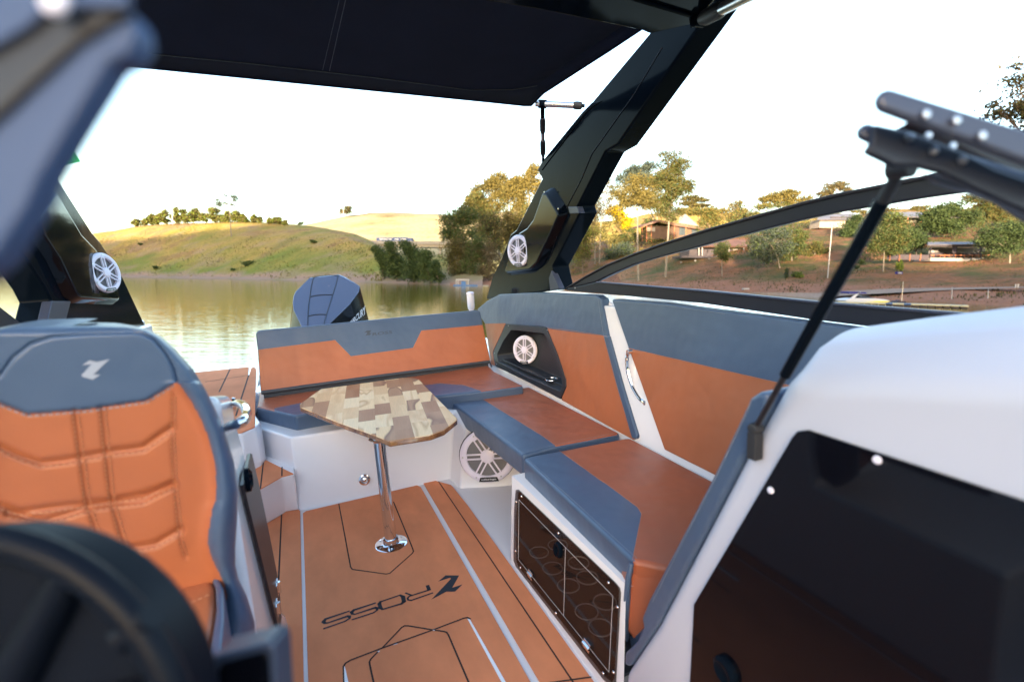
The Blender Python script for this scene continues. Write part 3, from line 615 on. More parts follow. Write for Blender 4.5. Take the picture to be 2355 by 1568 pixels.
def seg_d(p, a, b):
    ax, ay = a; bx, by = b; dx, dy = bx-ax, by-ay; t = max(0, min(1, ((p[0]-ax)*dx+(p[1]-ay)*dy)/(dx*dx+dy*dy+1e-9)))
    return math.hypot(p[0]-ax-t*dx, p[1]-ay-t*dy)
def pl_d(p, L): return min(seg_d(p, L[i], L[i+1]) for i in range(len(L)-1))
ROWS, COLS = 230, 230; V = []; FM = []; F = []
ys = list(np.concatenate([np.linspace(748.5, 800, 32)[:-1], np.linspace(800, 1560, ROWS-31)]))
for r, y in enumerate(ys):
    a, b = np.interp(y, yr, xL), np.interp(y, yr, xR); c = (a+b)/2; ex_ = np.interp(y, ey, exx) if y > ey[0] else None
    for q in range(COLS):
        u = -1+2*q/(COLS-1); u = math.copysign(abs(u)**.75, u) if False else math.sin(u*math.pi/2)*.35+u*.65
        x = c+(b-a)/2*u
        ed_ = min(1, (1-abs(u))/.10); rr = min(1, (y-748)/26.)
        d = .055*(math.sqrt(max(0, 1-(1-ed_)**2))-1)+.05*(math.sqrt(max(0, 1-(1-rr)**2))-1)
        if ex_ is not None:
            k = (x-ex_)/26.; d += .034/(1+math.exp(-k*3.0))
            kl = (-ex_*.0-60-(x))/26.; d += .034/(1+math.exp(-kl*3.0))
        if x < (ex_ or 1e9) and y > 900 and x > -60:
            for L in quilt: d -= .009*math.exp(-(pl_d((x, y), L)/8.)**2)
            for L in vert: d -= .0045*math.exp(-(pl_d((x, y), L)/7.)**2)
            for L in vert2: d -= .0025*math.exp(-(pl_d((x, y), L)/6.)**2)
        dh = pl_d((x, y), head+[head[0]]) if y < 980 else 99
        d -= .004*math.exp(-(dh/4.)**2)
        if in_poly(x, y, head): d += .004
        V.append(hs(x, y, d)); FM.append((x, y))
for r in range(len(ys)-1):
    for q in range(COLS-1): F.append((r*COLS+q, r*COLS+q+1, (r+1)*COLS+q+1, (r+1)*COLS+q))
def hcol(x, y):
    if in_poly(x, y, head): return 'slate'
    if y < 878 and not in_poly(x, y, head): return 'slate'
    if y > ey[0]:
        if x > np.interp(y, ey, exx): return 'slate'
        return 'slate' if x < -60 else 'tan'
    if x > 407: return 'slate'
    return 'tan'
g = G(); g.mi('tan'); g.v = V
for f in F:
    x = sum(FM[i][0] for i in f)/4; y = sum(FM[i][1] for i in f)/4; g.f.append(list(f)); g.m.append(g.mi(hcol(x, y)))
# shell behind
nb = len(V); ring = [q for q in range(COLS)]
top = [V[q]+V3((0, .10, -.02)) for q in range(COLS)]
lft = [r*COLS for r in range(len(ys))]; rgt = [r*COLS+COLS-1 for r in range(len(ys))]
for L in (lft, rgt, ring):
    b = len(g.v); g.v += [g.v[i]+V3((-.055 if L is rgt else .0, .13, 0)) for i in L]
    for i in range(len(L)-1): g.f.append([L[i], L[i+1], b+i+1, b+i]); g.m.append(g.mi('slate'))
g.build('seat_back', th, ang=75)
for L in vert:
    for dx in (-7, 7): stitch(th, [([hs(x+dx, y, .0015) for x, y in L], .0013, 'thread_tan')], step=.009)
for dx in (-4, 5): stitch(th, [([hs(x+dx, y, .0015) for x, y in vert2[0]], .0012, 'thread_tan')], step=.009)
for L in quilt: stitch(th, [([hs(x, y+9, .0015) for x, y in L], .0012, 'thread_tan')], step=.009)
stitch(th, [([hs(x, y+5, .004) for x, y in head[:6]], .0013, 'thread_grey')], step=.009)
g = G(); g.poly([hs(*GG(x, y), .0055) for x, y in ((515,722),(560,692),(608,702),(690,683),(585,780),(630,782),(582,812),(515,795),(512,778),(525,770),(572,716),(545,718))], 'emblem_grey'); g.build('emblem', th, smooth=False)
# seat cushion
sc1 = [(230,1330),(260,1300),(300,1288),(400,1283),(440,1292),(480,1315),(495,1345),(497,1400),(485,1480),(470,1568),(440,1680),(150,1680),(150,1500)]
SZ = .80
g = G(); P = [Z(SZ, 'T', *p) for p in sc1]; g.slab(P, (0, 0, -.12), 'tan'); g.build('seat_pad', th, bevel=.02, seg=4)
g = G(); sb_ = [Z(SZ+.004, 'T', *p) for p in ((440,1292),(470,1296),(500,1318),(514,1350),(516,1420),(508,1500),(490,1600),(470,1680),(440,1680),(470,1568),(485,1480),(497,1400),(495,1345),(480,1315))]
g.slab(sb_, (0, 0, -.14), 'slate'); g.build('seat_bolster', th, bevel=.010)
for L in (((330,1352),(400,1335),(462,1300)), ((390,1400),(440,1385),(486,1365))): stitch(th, [([Z(SZ+.002, 'T', *p) for p in L], .0013, 'thread_tan')], 'seat_stitching', .01)
sw = [(541,1300),(548,1330),(568,1370),(586,1430),(590,1500),(592,1640),(520,1640),(512,1500),(520,1400),(505,1330),(515,1300)]

# ---- white locker behind the helm seat with the mirrored door
ck = thing('entertainment_locker', 'white moulded locker behind the helm seat with a mirrored door on its aisle side', 'locker', (-.5, 1.9, 0))
sd = [V3((-.2, 1.33, 1.16))]+[X(-.2, 'T', *p) for p in ((533,906),(541,960),(556,1012),(600,1205),(640,1395),(657,1408))]
sd += [V3((-.2, 2.11, -.006)), V3((-.2, .7, -.006)), V3((-.2, .7, .45)), V3((-.2, 1.30, .47)), V3((-.2, 1.33, .6))]
g = G(); g.slab(sd, (-.78, 0, 0), 'gelcoat'); g.build('locker_body', ck, bevel=.022, seg=4)
dr = [X(-.197, 'D', *p) for p in ((148,25),(97,240),(345,1230),(355,1225),(362,1110),(345,900),(262,490),(215,270),(158,28))]
g = G(); g.slab(dr, (.010, 0, 0), 'mirror_steel', side='black_satin'); dd = g.build('locker_door', ck, bevel=.0015)
g = G(); c = X(-.185, 'D', 150, 200); g.lathe(c, (1, 0, 0), [(.032, -.004), (.032, .008), (.022, .012), (.014, .006), (.0005, .006)], 'black_gloss', 24); g.build('latch', ck, parent=dd)
for (x, y) in ((346, 930), (344, 1070)):
    g = G(); c = X(-.19, 'D', x, y); g.box(c, (.012, .05, .040), 'chrome'); g.tube([c+V3((.008, 0, -.02)), c+V3((.008, 0, .02))], .007, 'chrome', 10); g.build('hinge', ck, bevel=.001)
g = G(); g.tube(spline([X(-.2, 'G', 1400, 1135), X(-.17, 'G', 1440, 1108), X(-.14, 'G', 1520, 1075), X(-.14, 'G', 1547, 1030), X(-.15, 'G', 1535, 985), X(-.18, 'G', 1495, 962), X(-.21, 'G', 1462, 968)], 6), .011, 'chrome', 12)
rail = thing('grab_rail', 'bent chrome grab rail on the locker behind the helm seat', 'rail', X(-.15, 'G', 1540, 1020)); g.build('rail_bar', rail)
g = G(); g.lathe(X(-.205, 'G', 1462, 968), (1, 0, 0), [(.02, 0), (.018, .008), (.0005, .009)], 'chrome', 14); g.build('rail_foot', rail)

# ================================================================ console on the right, its dark door, windscreen parts
con = thing('console', 'white moulded dash console on the right with a glossy black cabin door', 'console', (.9, .5, .9))
XC = .80
oc = [X(XC, 'T', *p) for p in ((1820,882),(1722,1032),(1640,1190),(1510,1440),(1443,1537))]
# panel: outline down to the sole and forward past the camera
oc += [V3((XC, 1.16, -.005)), V3((XC, -.7, -.005)), V3((XC, -.7, 1.30)), X(XC, 'T', 2355, 890)]
g = G()
ho = [X(XC, 'T', *p) for p in ((1828,1004),(1840,990),(1865,987),(2355,1147))]
hd = ho[3]-ho[2]; ho.append(ho[3]+hd*2.2); ho += [V3((XC, ho[-1].y, .05)), V3((XC, .93, .05)), X(XC, 'T', 1592, 1560), X(XC, 'T', 1601, 1387)]
tA, tB, tC = X(.97, 'T', 1935, 759), X(1.0, 'T', 2150, 729), X(1.04, 'T', 2355, 704)
tD = V3((1.10, -.7, tC.z+.05))
I_ = [oc[0], oc[0].lerp(X(XC, 'T', 2355, 890), .5), X(XC, 'T', 2355, 890), V3((XC, -.7, 1.30))]; O_ = [tA, tB, tC, tD]
Mm = [i.lerp(o, .5)+V3((-.014, 0, .020)) for i, o in zip(I_, O_)]
oc = oc[:-1]+[I_[2], I_[1]]
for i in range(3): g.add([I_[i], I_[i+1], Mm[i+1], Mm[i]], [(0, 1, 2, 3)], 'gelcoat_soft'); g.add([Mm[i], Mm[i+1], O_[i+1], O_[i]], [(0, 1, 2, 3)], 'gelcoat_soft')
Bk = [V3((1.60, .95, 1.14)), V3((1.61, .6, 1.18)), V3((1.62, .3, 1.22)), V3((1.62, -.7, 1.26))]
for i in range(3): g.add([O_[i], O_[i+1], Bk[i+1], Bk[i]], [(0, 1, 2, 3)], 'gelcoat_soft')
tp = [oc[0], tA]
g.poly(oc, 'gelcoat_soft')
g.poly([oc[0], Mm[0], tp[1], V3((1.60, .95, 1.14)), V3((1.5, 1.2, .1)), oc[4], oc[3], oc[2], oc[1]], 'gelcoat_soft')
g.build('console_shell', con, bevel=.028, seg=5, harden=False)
g = G(); g.slab([p+V3((-.002, 0, 0)) for p in ho], (-.006, 0, 0), 'door_black'); dr = g.build('cabin_door', con, bevel=.0015)
for x, y in ((2018, 1057), (1773, 1127)):
    g = G(); g.lathe(X(XC-.008, 'T', x, y), (-1, 0, 0), [(.007, 0), (.006, .003), (.0005, .004)], 'white_plastic', 14); g.build('screw', con, parent=dr)
g = G(); g.lathe(X(XC-.008, 'T', 1672, 1540), (-1, 0, 0), [(.033, 0), (.033, .010), (.024, .016), (.014, .010), (.0005, .010)], 'black_gloss', 28); g.build('latch', con, parent=dr)

# side window: curved frame on the right gunwale with tinted glass
XW = 1.655
to = [(1301,664),(1347,636),(1397,609),(1462,583),(1529,559.5),(1625,529),(1725,501),(1771,488),(1850,466),(1932,446),(2045,423.6),(2166,399.5),(2300,378),(2480,350)]
ti = [(1370,648.5),(1415,627),(1463,606.7),(1520,590),(1590,572),(1655,554),(1725,536.3),(1771,524),(1852,504),(1930,488),(2013,474),(2120,456),(2235,440),(2480,402)]
win = thing('side_window', 'curved black framed side window with clear glass on the right gunwale', 'window', (XW, 1.8, 1.15))
TO = [X(XW, 'T', *p) for p in to]; TI = [X(XW, 'T', *p) for p in ti]
def bar_from(A, B, th_, m, g):
    for i in range(len(A)-1):
        pass
    n = len(A); o = V3((th_, 0, 0))
    ring = [A[i] for i in range(n)]+[B[i] for i in range(n-1, -1, -1)]
    vs = ring+[p+o for p in ring]; k = len(ring); F = [(i, i+1, k-2-i, k-1-i) for i in range(n-1)]+[(k+i+1, k+i, 2*k-1-i, 2*k-2-i) for i in range(n-1)]
    F += [(i, (i+1) % k, k+(i+1) % k, k+i) for i in range(k)]; g.add(vs, F, m)
g = G(); bar_from(TO, TI, .035, 'frame_black', g); g.build('top_frame', win, bevel=.006)
g = G(); g.tube([p+V3((-.004, 0, -.002)) for p in TO], .006, 'black_rubber', 8); g.build('seal', win)
lo_ = [(1301,664.5),(1372,649),(1610,668.5),(1892,697),(2187,721),(2420,742)]; lb_ = [(1303,668),(1372,674),(1610,697),(1852,733),(2187,775),(2420,800)]
g = G(); bar_from([X(XW-.006, 'T', *p) for p in lo_], [X(XW-.006, 'T', *p) for p in lb_], .05, 'frame_black', g); g.build('bottom_frame', win, bevel=.005)
g = G(); g.tube([X(XW-.012, 'T', *p) for p in lo_[1:]], .005, 'bracket_grey', 8); g.build('bead', win)
g = G(); A = [X(XW+.02, 'T', x, y-4) for x, y in ti]; Bb = [X(XW+.02, 'T', 1372, 652)]+[X(XW+.02, 'T', x, np.interp(x, [1372,1610,1892,2187,2500], [652,672,700,724,752])) for x, y in ti[1:]]
for i in range(len(A)-1): g.add([A[i], A[i+1], Bb[i+1], Bb[i]], [(0, 1, 2, 3)], 'glass')
g.build('pane', win, smooth=False)
g = G(); g.lathe(X(XW-.008, 'W', 263, 1443), (-1, 0, 0), [(.006, 0), (.004, .003)], 'steel', 8); g.build('screw', win)

# gas strut holding the centre windscreen open
DN = .62
st = thing('gas_strut', 'black gas strut rising from the console to the open windscreen section', 'strut', X(.79, 'T', 1735, 985))
p0 = X(.785, 'T', 1737, 985); p1 = CPt(.60, 'T', 2072, 388)
g = G(); g.tube([p0+(p1-p0)*.03, p0+(p1-p0)*.62], .0055, 'black_satin', 12); g.build('rod', st)
g = G(); g.tube([p0+(p1-p0)*.30, p0+(p1-p0)*.92], .0095, 'black_gloss', 14); g.build('cylinder', st)
g = G(); g.tube([p0+(p1-p0)*.90, p1], [.008, .007], 'black_rubber', 12); g.lathe(p1, (0, 1, 0), [(.012, -.012), (.012, .012)], 'black_rubber', 14); g.build('upper_joint', st)
g = G(); g.lathe(p0, (-1, 0, 0), [(.012, -.012), (.012, .01), (.0005, .012)], 'black_rubber', 12); g.box(p0+V3((.0, -.0, -.035)), (.022, .022, .055), 'black_rubber'); g.build('lower_bracket', st, bevel=.003)

# open windscreen section: two bolted frame bars, close to the lens
def flatbar(g, a, b, w0, w1, t, m, d=.55, round_=True, n=10):
    """bar between two picture points at distance d, half widths in px, real thickness t"""
    ax, ay = a; bx, by = b; L = math.hypot(bx-ax, by-ay); ux, uy = (bx-ax)/L, (by-ay)/L; nx, ny = -uy, ux; P = []
    if round_:
        for k in range(n+1):
            q = math.pi*(k/n)-math.pi/2; P.append((ax-ux*w0*math.cos(q)+nx*w0*math.sin(q), ay-uy*w0*math.cos(q)+ny*w0*math.sin(q)))
    else: P += [(ax-nx*w0, ay-ny*w0), (ax+nx*w0, ay+ny*w0)]
    P += [(bx+nx*w1, by+ny*w1), (bx-nx*w1, by-ny*w1)]
    f = [CPt(d, 'T', *p) for p in P]; off = (MB @ V3((0, 0, -1)))*t
    g.slab(f, off, m)
ws = thing('windscreen_section', 'open centre windscreen section with two bolted black frame bars, close on the right', 'windscreen', CPt(.55, 'T', 2300, 330))
g = G(); flatbar(g, (2050, 228), (2560, 402), 27, 42, .012, 'bracket_grey', .50); g.build('frame_bar', ws, bevel=.006)
g = G(); flatbar(g, (2000, 300), (2560, 510), 19, 50, .012, 'bracket_grey', .54); 
f = [CPt(.535, 'T', *p) for p in ((2012,282),(2095,300),(2230,352),(2290,384),(2560,480),(2560,600),(2355,486),(2250,437),(2166,397),(2110,382),(2058,381),(1990,348),(2004,328))]; g.slab(f, (MB @ V3((0, 0, -1)))*.010, 'frame_black')
g.build('frame_bar', ws, bevel=.005)
g = G(); f = [CPt(.56, 'T', *p) for p in ((2088,280),(2230,345),(2600,520),(2600,440),(2300,360),(2110,285))]; g.slab(f, (MB @ V3((0, 0, -1)))*.02, 'black_satin'); 
f = [CPt(.60, 'T', *p) for p in ((2130,398),(2240,420),(2600,560),(2600,640),(2355,498),(2300,462),(2240,442),(2160,418))]; g.slab(f, (MB @ V3((0, 0, -1)))*.010, 'frame_black'); g.build('hinge_plate', ws, bevel=.004)
nrm = MB @ V3((0, 0, 1))
for x, y, d, r in ((2127.5,264,.497,.0055),(2197,278,.497,.0055),(2256,313,.497,.0055),(2091,317,.532,.0055),(2146,348.5,.532,.0055),(2212,370,.532,.0055)):
    g = G(); g.lathe(CPt(d, 'T', x, y), nrm, [(r*.8, 0), (r*.7, .003), (.0005, .0035)], 'steel', 14); g.build('bolt', ws)
for x, y in ((2135, 312), (2191, 336)):
    g = G(); g.lathe(CPt(.552, 'T', x, y), nrm, [(.004, 0), (.003, .002)], 'steel', 10); g.build('bolt', ws)

# left windscreen pillar, very close to the lens
wl = thing('windscreen_pillar', 'blurred blue grey windscreen pillar with rounded corner, close at the top left', 'pillar', CPt(.2, 'T', 100, 300))
back_ = (MB @ V3((0, 0, -1)))
g = G(); f = [CPt(.19, 'T', *p) for p in ((312,78),(306,40),(285,12),(258,10),(158,92),(0,235),(-160,380),(-260,620),(-160,660),(-70,640),(-20,600),(18,535),(60,470),(85,410),(115,360),(165,275),(248,140),(290,125))]; g.slab(f, back_*.012, 'edge_sky_tint'); g.build('outer_frame', wl, bevel=.004, seg=4)
g = G(); f = [CPt(.187, 'T', *p) for p in ((-160,400),(0,262),(175,100),(262,45),(300,28),(262,-30),(-160,-30))]; g.slab(f, back_*.004, 'black_satin')
g.build('seal', wl, bevel=.002)
g = G(); f = [CPt(.184, 'T', *p) for p in ((-160,180),(0,96),(60,60),(105,22),(90,-40),(-160,-40))]; g.slab(f, back_*.002, 'edge_sky_tint'); f = [CPt(.184, 'T', *p) for p in ((150,14),(300,14),(280,-40),(150,-40))]; g.slab(f, back_*.002, 'edge_sky_tint'); g.build('inner_frame', wl, bevel=.001)
g = G(); g.lathe(CPt(.182, 'T', 130, 6), nrm, [(.005, 0), (.0045, .002), (.0005, .003)], 'white_plastic', 14); g.build('bolt', wl)
lw = wl
g = G(); g.slab([X(-1.16, 'T', *p) for p in ((-200,600),(0,705),(78,765),(60,775),(-200,830))], (-.03, 0, 0), 'frame_black'); lfr = g.build('lower_frame', lw, bevel=.004)
g = G(); g.lathe(X(-1.155, 'T', 58, 761), (1, 0, 0), [(.006, 0), (.004, .003)], 'steel', 8); g.build('screw', lw)

# steering wheel and dash display, close at the bottom left
sw = thing('steering_wheel', 'black steering wheel, out of focus at the bottom left', 'steering wheel', CPt(.3, 'T', 0, 1600))
cw = CPt(.33, 'T', -105, 1765); e1 = (CPt(.33, 'T', 900, 1762)-cw).normalized(); e2 = (CPt(.33, 'T', -85, 700)-cw).normalized()
px1 = .33/FPX; Rw = 530*px1
g = G(); g.tube([cw+e1*(Rw*math.cos(q))+e2*(Rw*math.sin(q)) for q in np.linspace(0, 2*math.pi, 73)[:-1]], .0105, 'wheel_black', 16, closed=True); g.build('rim', sw)
g = G(); 
bz = back_*.008
hub = [cw+bz+(e1*math.cos(q)+e2*math.sin(q))*Rw*.95 for q in np.linspace(0, 2*math.pi, 49)[:-1]]
g.slab(hub, back_*.05, 'wheel_black'); g.build('hub', sw, bevel=.006)
for q in (20, 100, 60):
    g = G(); a = R(q); d = e1*math.cos(a)+e2*math.sin(a); g.tube([cw+bz+d*Rw*.3, cw+bz*.5+d*Rw*.7, cw+d*Rw], [.018, .013, .010], 'wheel_black', 12); g.build('spoke', sw)
g = G(); d = e1*math.cos(R(38))+e2*math.sin(R(38)); g.tube([cw+d*Rw*.92, cw+d*Rw*1.07], [.011, .009], 'wheel_black', 14); g.build('rim_knob', sw)
ds = thing('dash_display', 'dark dash display with a pale bezel at the bottom, beside the steering wheel', 'display', CPt(.5, 'T', 560, 1540))
g = G(); f = [CPt(.42, 'T', *p) for p in ((470,1535),(490,1510),(615,1478),(628,1484),(634,1500),(645,1700),(470,1720))]; g.slab(f, back_*.03, 'bracket_grey'); g.build('bezel', ds, bevel=.003)
g = G(); f = [CPt(.417, 'T', *p) for p in ((500,1545),(512,1525),(606,1500),(616,1508),(625,1700),(500,1710))]; g.slab(f, back_*.002, 'door_black'); g.build('screen', ds, bevel=.001)
# ================================================================ wakeboard tower, canopy, struts
XA = 1.62
tw = thing('tower', 'glossy black arched tower standing over the cockpit on two slanted legs', 'tower', (.23, 3, 1.1))
rl = [('T',1118,688),('T',1120,680),('T',1133,635),('T',1153,594),('T',1174.5,539),('T',1188,527.6),('T',1246,412),('T',1243.9,407),('T',1234.7,390.4),('T',1247.5,370),('T',1339,256.6),
      ('T',1361,234.6),('T',1489.5,80.6),('T',1560,-10),('T',1690,-60),('T',1603,68),('T',1420,333.6),('T',1392,350),('T',1328,475),('T',1333,491),('T',1271.5,613.3),('T',1283,667)]
g = G(); P = [X(XA, *p) for p in rl]; g.slab(P, (.13, 0, 0), 'black_gloss'); g.build('leg', tw, bevel=.012, seg=3)
# bevelled inner ridge that catches the sky, upper sleeve step
g = G(); g.slab([X(XA-.006, 'T', *p) for p in ((1247,371),(1339,258),(1361,236),(1385,232),(1362,246),(1345,262),(1256,378),(1246,392),(1237,390))], (.03, 0, 0), 'black_gloss'); g.build('sleeve_edge', tw, bevel=.004)
g = G(); g.tube([X(XA-.002, *p) for p in (('I',1330,300),('I',1150,600),('I',890,965),('W',330,300),('W',180,590),('W',0,1120))], .0022, 'black_satin', 6); g.build('seam', tw)
for q in ([('W',186,595),('W',283,592),('W',308,662),('W',206,668)], [('T',1268,622),('T',1287,664),('T',1265,669),('T',1262,640)]):
    g = G(); g.slab([X(XA-.012, *p) for p in q], (.04, 0, 0), 'bracket_grey'); g.build('bracket', tw, bevel=.004)
# speaker fairing on the right leg
fr = [('T',1252,432),('T',1262,433),('T',1290,480),('T',1292,492),('T',1262,558),('T',1236,612),('T',1218,628),('T',1160,634),('T',1156,626),('T',1170,590),('T',1180,548),('T',1192,535),('T',1212,522),('T',1228,500)]
P = [X(XA-.045, *p) for p in fr]
cf = sum(P, V3())/len(P)
g = G(); lowr = [cf+(p-cf)*1.0+V3((.044, 0, 0)) for p in P]; hi = [cf+(p-cf)*.90+V3((-.004, 0, 0)) for p in P]; g.loft(lowr, hi, 'fairing_gloss'); g.poly(hi, 'fairing_gloss'); fa = g.build('speaker_fairing', tw, bevel=.012, seg=4)
for q in (('I',592,1205),('I',680,1310)):
    g = G(); g.lathe(X(XA-.052, *q), (-1, 0, 0), [(.006, 0), (.004, .003)], 'chrome', 8); g.build('screw', tw, parent=fa)
XLg = -1.12
ll = [('R',335,1422),('R',383,1200),('R',340,1110),('R',200,900),('R',60,720),('R',-420,60),('R',-760,-420),('R',-420,-700),('R',20,-340),('R',400,262),('R',680,700),('R',740,770),('R',900,1020),('R',1072,1386)]
g = G(); P = [X(XLg, *p) for p in ll]; g.slab(P, (-.13, 0, 0), 'black_gloss'); g.build('leg', tw, bevel=.012)
g = G(); g.slab([X(XLg+.014, 'R', *p) for p in ((383,1206),(525,1206),(472,1412),(336,1422))], (-.04, 0, 0), 'bracket_grey'); g.build('bracket', tw, bevel=.004)
P = [X(XLg+.05, 'R', *p) for p in ((378,358),(400,350),(600,690),(705,800),(830,960),(905,1185),(908,1220),(890,1228),(600,1215),(560,1180),(430,900),(300,700),(250,545))]
cf = sum(P, V3())/len(P); g = G(); lowr = [p+V3((-.049, 0, 0)) for p in P]; hi = [cf+(p-cf)*.9 for p in P]; g.loft(lowr, hi, 'fairing_gloss'); g.poly(hi, 'fairing_gloss'); fa = g.build('speaker_fairing', tw, bevel=.014, seg=4)
g = G(); g.lathe(X(XLg+.058, 'R', 277, 563), (1, 0, 0), [(.006, 0), (.004, .003)], 'chrome', 8); g.build('screw', tw, parent=fa)
# cross beam of the tower over the cockpit
g = G(); zb = 2.26
P = [Z(zb, 'T', *p) for p in ((1055,-3),(1236,26),(1471,73),(1492,82),(1592,60),(1655,-2))]
xl = -1.2
P += [V3((1.70, 1.25, zb)), V3((1.45, 1.15, zb)), V3((-1.0, 1.15, zb)), V3((-1.22, 1.3, zb)), V3((-1.15, 1.80, zb)), V3((-.6, P[0].y+.02, zb))]
g.slab(P, (0, .02, .11), 'black_gloss'); g.build('cross_beam', tw, bevel=.02, seg=4)
g = G(); g.tube([Z(zb-.004, 'T', *p) for p in ((1592,60),(1588,36),(1467,0),(1300,-60))], .008, 'black_gloss', 8); g.build('beam_edge', tw)
speaker(X(XA-.062, 'T', 1195, 577), (-.94, -.34, .02), (0, 0, 1), .118, 'round white speaker on the right tower leg, above the corner backrest')
speaker(X(XLg+.066, 'R', 760, 1000), (.93, -.36, .08), (0, 0, 1), .118, 'round white speaker on the left tower leg, above the helm seat')

cn = thing('canopy', 'dark navy fabric canopy stretched aft of the black tower over the cockpit', 'canopy', (.2, 2.4, 2.3))
zc_ = 2.30
edge = [Z(zc_, 'T', *p) for p in ((320,154),(560,178),(860,208),(1100,232),(1205,243),(1222,243))]
side = [Z(zc_, 'T', *p) for p in ((1250,215),(1330,163),(1400,118),(1478,66))]
inner = [Z(zc_+.015, 'T', *p) for p in ((330,121),(560,143),(860,177),(1080,206),(1180,205),(1235,196))]
dL = (edge[0]-edge[2])
L0 = edge[0]+dL*.45; L1 = inner[0]+(inner[0]-inner[2])*.45
y1 = 1.55
g = G()
ex_edge = [L0]+edge; in_edge = [L1]+inner
for i in range(len(ex_edge)-1): g.add([ex_edge[i], ex_edge[i+1], in_edge[i+1], in_edge[i]], [(0, 1, 2, 3)], 'canopy')
# side hem
insd = [inner[-1], Z(zc_+.02, 'T', 1300, 150), Z(zc_+.03, 'T', 1370, 102), Z(zc_+.03, 'T', 1440, 55)]
sd_ = [edge[-1]]+side
g.add([edge[-1], side[0], inner[-1]], [(0, 1, 2)], 'canopy')
for i in range(3): g.add([side[i], side[i+1], insd[i+1], insd[i]], [(0, 1, 2, 3)], 'canopy')
top_ = [V3((p.x, y1, zc_+.045)) for p in in_edge[:-1]]+[V3((1.38, y1, zc_+.045))]
NR = 10; nn_ = len(in_edge)
rp_ = [inner[-1]]+insd[1:]+[insd[3]+(insd[3]-insd[2])*2.5]; sl_ = [0]
for i in range(len(rp_)-1): sl_.append(sl_[-1]+(rp_[i+1]-rp_[i]).length)
rc = [V3([np.interp(sl_[-1]*r/NR, sl_, [q[k] for q in rp_]) for k in range(3)]) for r in range(NR+1)]
rows = []
for r in range(NR+1):
    t = r/NR; row = []
    for i in range(len(in_edge)):
        a = in_edge[i]; b = top_[i]; p = a+(b-a)*t; s = math.sin(math.pi*t)
        if i == nn_-1: p = rc[r]
        else: p = p+V3((0, 0, .03*s))
        row.append(p)
    rows.append(row)
vs = [p for row in rows for p in row]; nn = len(in_edge)
g.add(vs, [(r*nn+i, r*nn+i+1, (r+1)*nn+i+1, (r+1)*nn+i) for r in range(NR) for i in range(nn-1)], 'canopy')
o = g.build('canopy_cloth', cn, ang=50); md = o.modifiers.new('thickness', 'SOLIDIFY'); md.thickness = .006; md.offset = 1
g = G(); g.tube([p+V3((0, 0, -.001)) for p in ex_edge], .0045, 'canopy', 8); g.tube(sd_, .0045, 'canopy', 8); g.tube([p-V3((0, 0, .003)) for p in in_edge], .0022, 'black_satin', 6); g.build('hem', cn)
g = G(); a, b = Z(zc_+.012, 'T', 758, 163), Z(zc_+.035, 'T', 796, -5); dashes(g, [a, b], .0008, 'thread_grey', .01); a, b = Z(zc_+.012, 'T', 742, 162), Z(zc_+.035, 'T', 782, -5); dashes(g, [a, b], .0006, 'thread_grey', .01); g.build('stitching', cn, smooth=False)

def strut(name, label, parts, base):
    th = thing(name, label, 'strut', base, 'canopy support struts')
    for nm, path, r, m in parts:
        g = G(); g.tube(path, r, m, 16); g.build(nm, th)
    return th
a, b = Z(zc_-.01, 'T', 1232, 239), X(XA+.02, 'T', 1345, 244)
strut('canopy_strut', 'short silver strut running sideways from the canopy corner to the tower leg', [('tube', [a, a+(b-a)*.86], .017, 'steel'), ('end_cap', [a+(b-a)*.78, a+(b-a)*.84, a+(b-a)*.93, a+(b-a)*.95], [.020, .023, .021, .012], 'black_rubber'), ('bolt', [a+(b-a)*.93, b], .010, 'black_gloss')], a)
a2 = a+(b-a)*.14; b2 = X(XA, 'T', 1249, 372)
def L2(t): return a2+(b2-a2)*t
strut('canopy_strut', 'silver strut with two black collars hanging from the canopy corner', [('clamp', [a2+V3((-.022, 0, 0)), a2+V3((.022, 0, 0))], .024, 'black_gloss'), ('tube', [L2(.18), L2(.90)], .012, 'steel'), ('fork', [L2(.04), L2(.2)], .013, 'black_gloss'),
    ('collar', [L2(.22), L2(.26), L2(.42), L2(.46)], [.014, .018, .018, .014], 'black_rubber'), ('collar', [L2(.60), L2(.64), L2(.82), L2(.86)], [.014, .018, .018, .014], 'black_rubber'), ('foot', [L2(.84), L2(1.0)], .009, 'black_gloss')], a2)
a3, b3 = CPt(1.9, 'T', 1612, 46), CPt(1.35, 'T', 1760, -30)
def L3(t): return a3+(b3-a3)*t
strut('canopy_strut', 'silver strut rising forward from the top of the right tower leg', [('tube', [L3(.2), b3], .019, 'steel'), ('end_cap', [L3(.02), L3(.1), L3(.36), L3(.42)], [.020, .027, .026, .020], 'black_rubber'), ('pivot', [a3+V3((-.03, 0, .0)), a3+V3((.01, 0, 0))], .026, 'black_gloss')], a3)
g = G(); g.lathe(CPt(1.86, 'T', 1621, 18), nrm, [(.009, 0), (.007, .004)], 'chrome', 10)
g.build('bolt', tw)

# ================================================================ outboard
ob = thing('outboard_motor', 'blue and black outboard motor behind the stern backrest, white lettering on its side', 'outboard motor', (.27, 5.2, .3))
OP, ON = V3((.27, 4.80, .93)), V3((0, -.42, .50)).normalized()
def op_(x, y, off=0.): return onp(OP+ON*off, ON, 'L', x, y)
outl = [(480,1420),(440,1290),(300,1000),(286,850),(300,700),(355,580),(665,285),(760,268),(1100,215),(1310,215),(1410,235),(1790,465),(1765,600),(1560,880),(1160,1275),(1060,1420)]
rise = {6:.0, 7:.0}
P = [op_(*p) for p in outl]
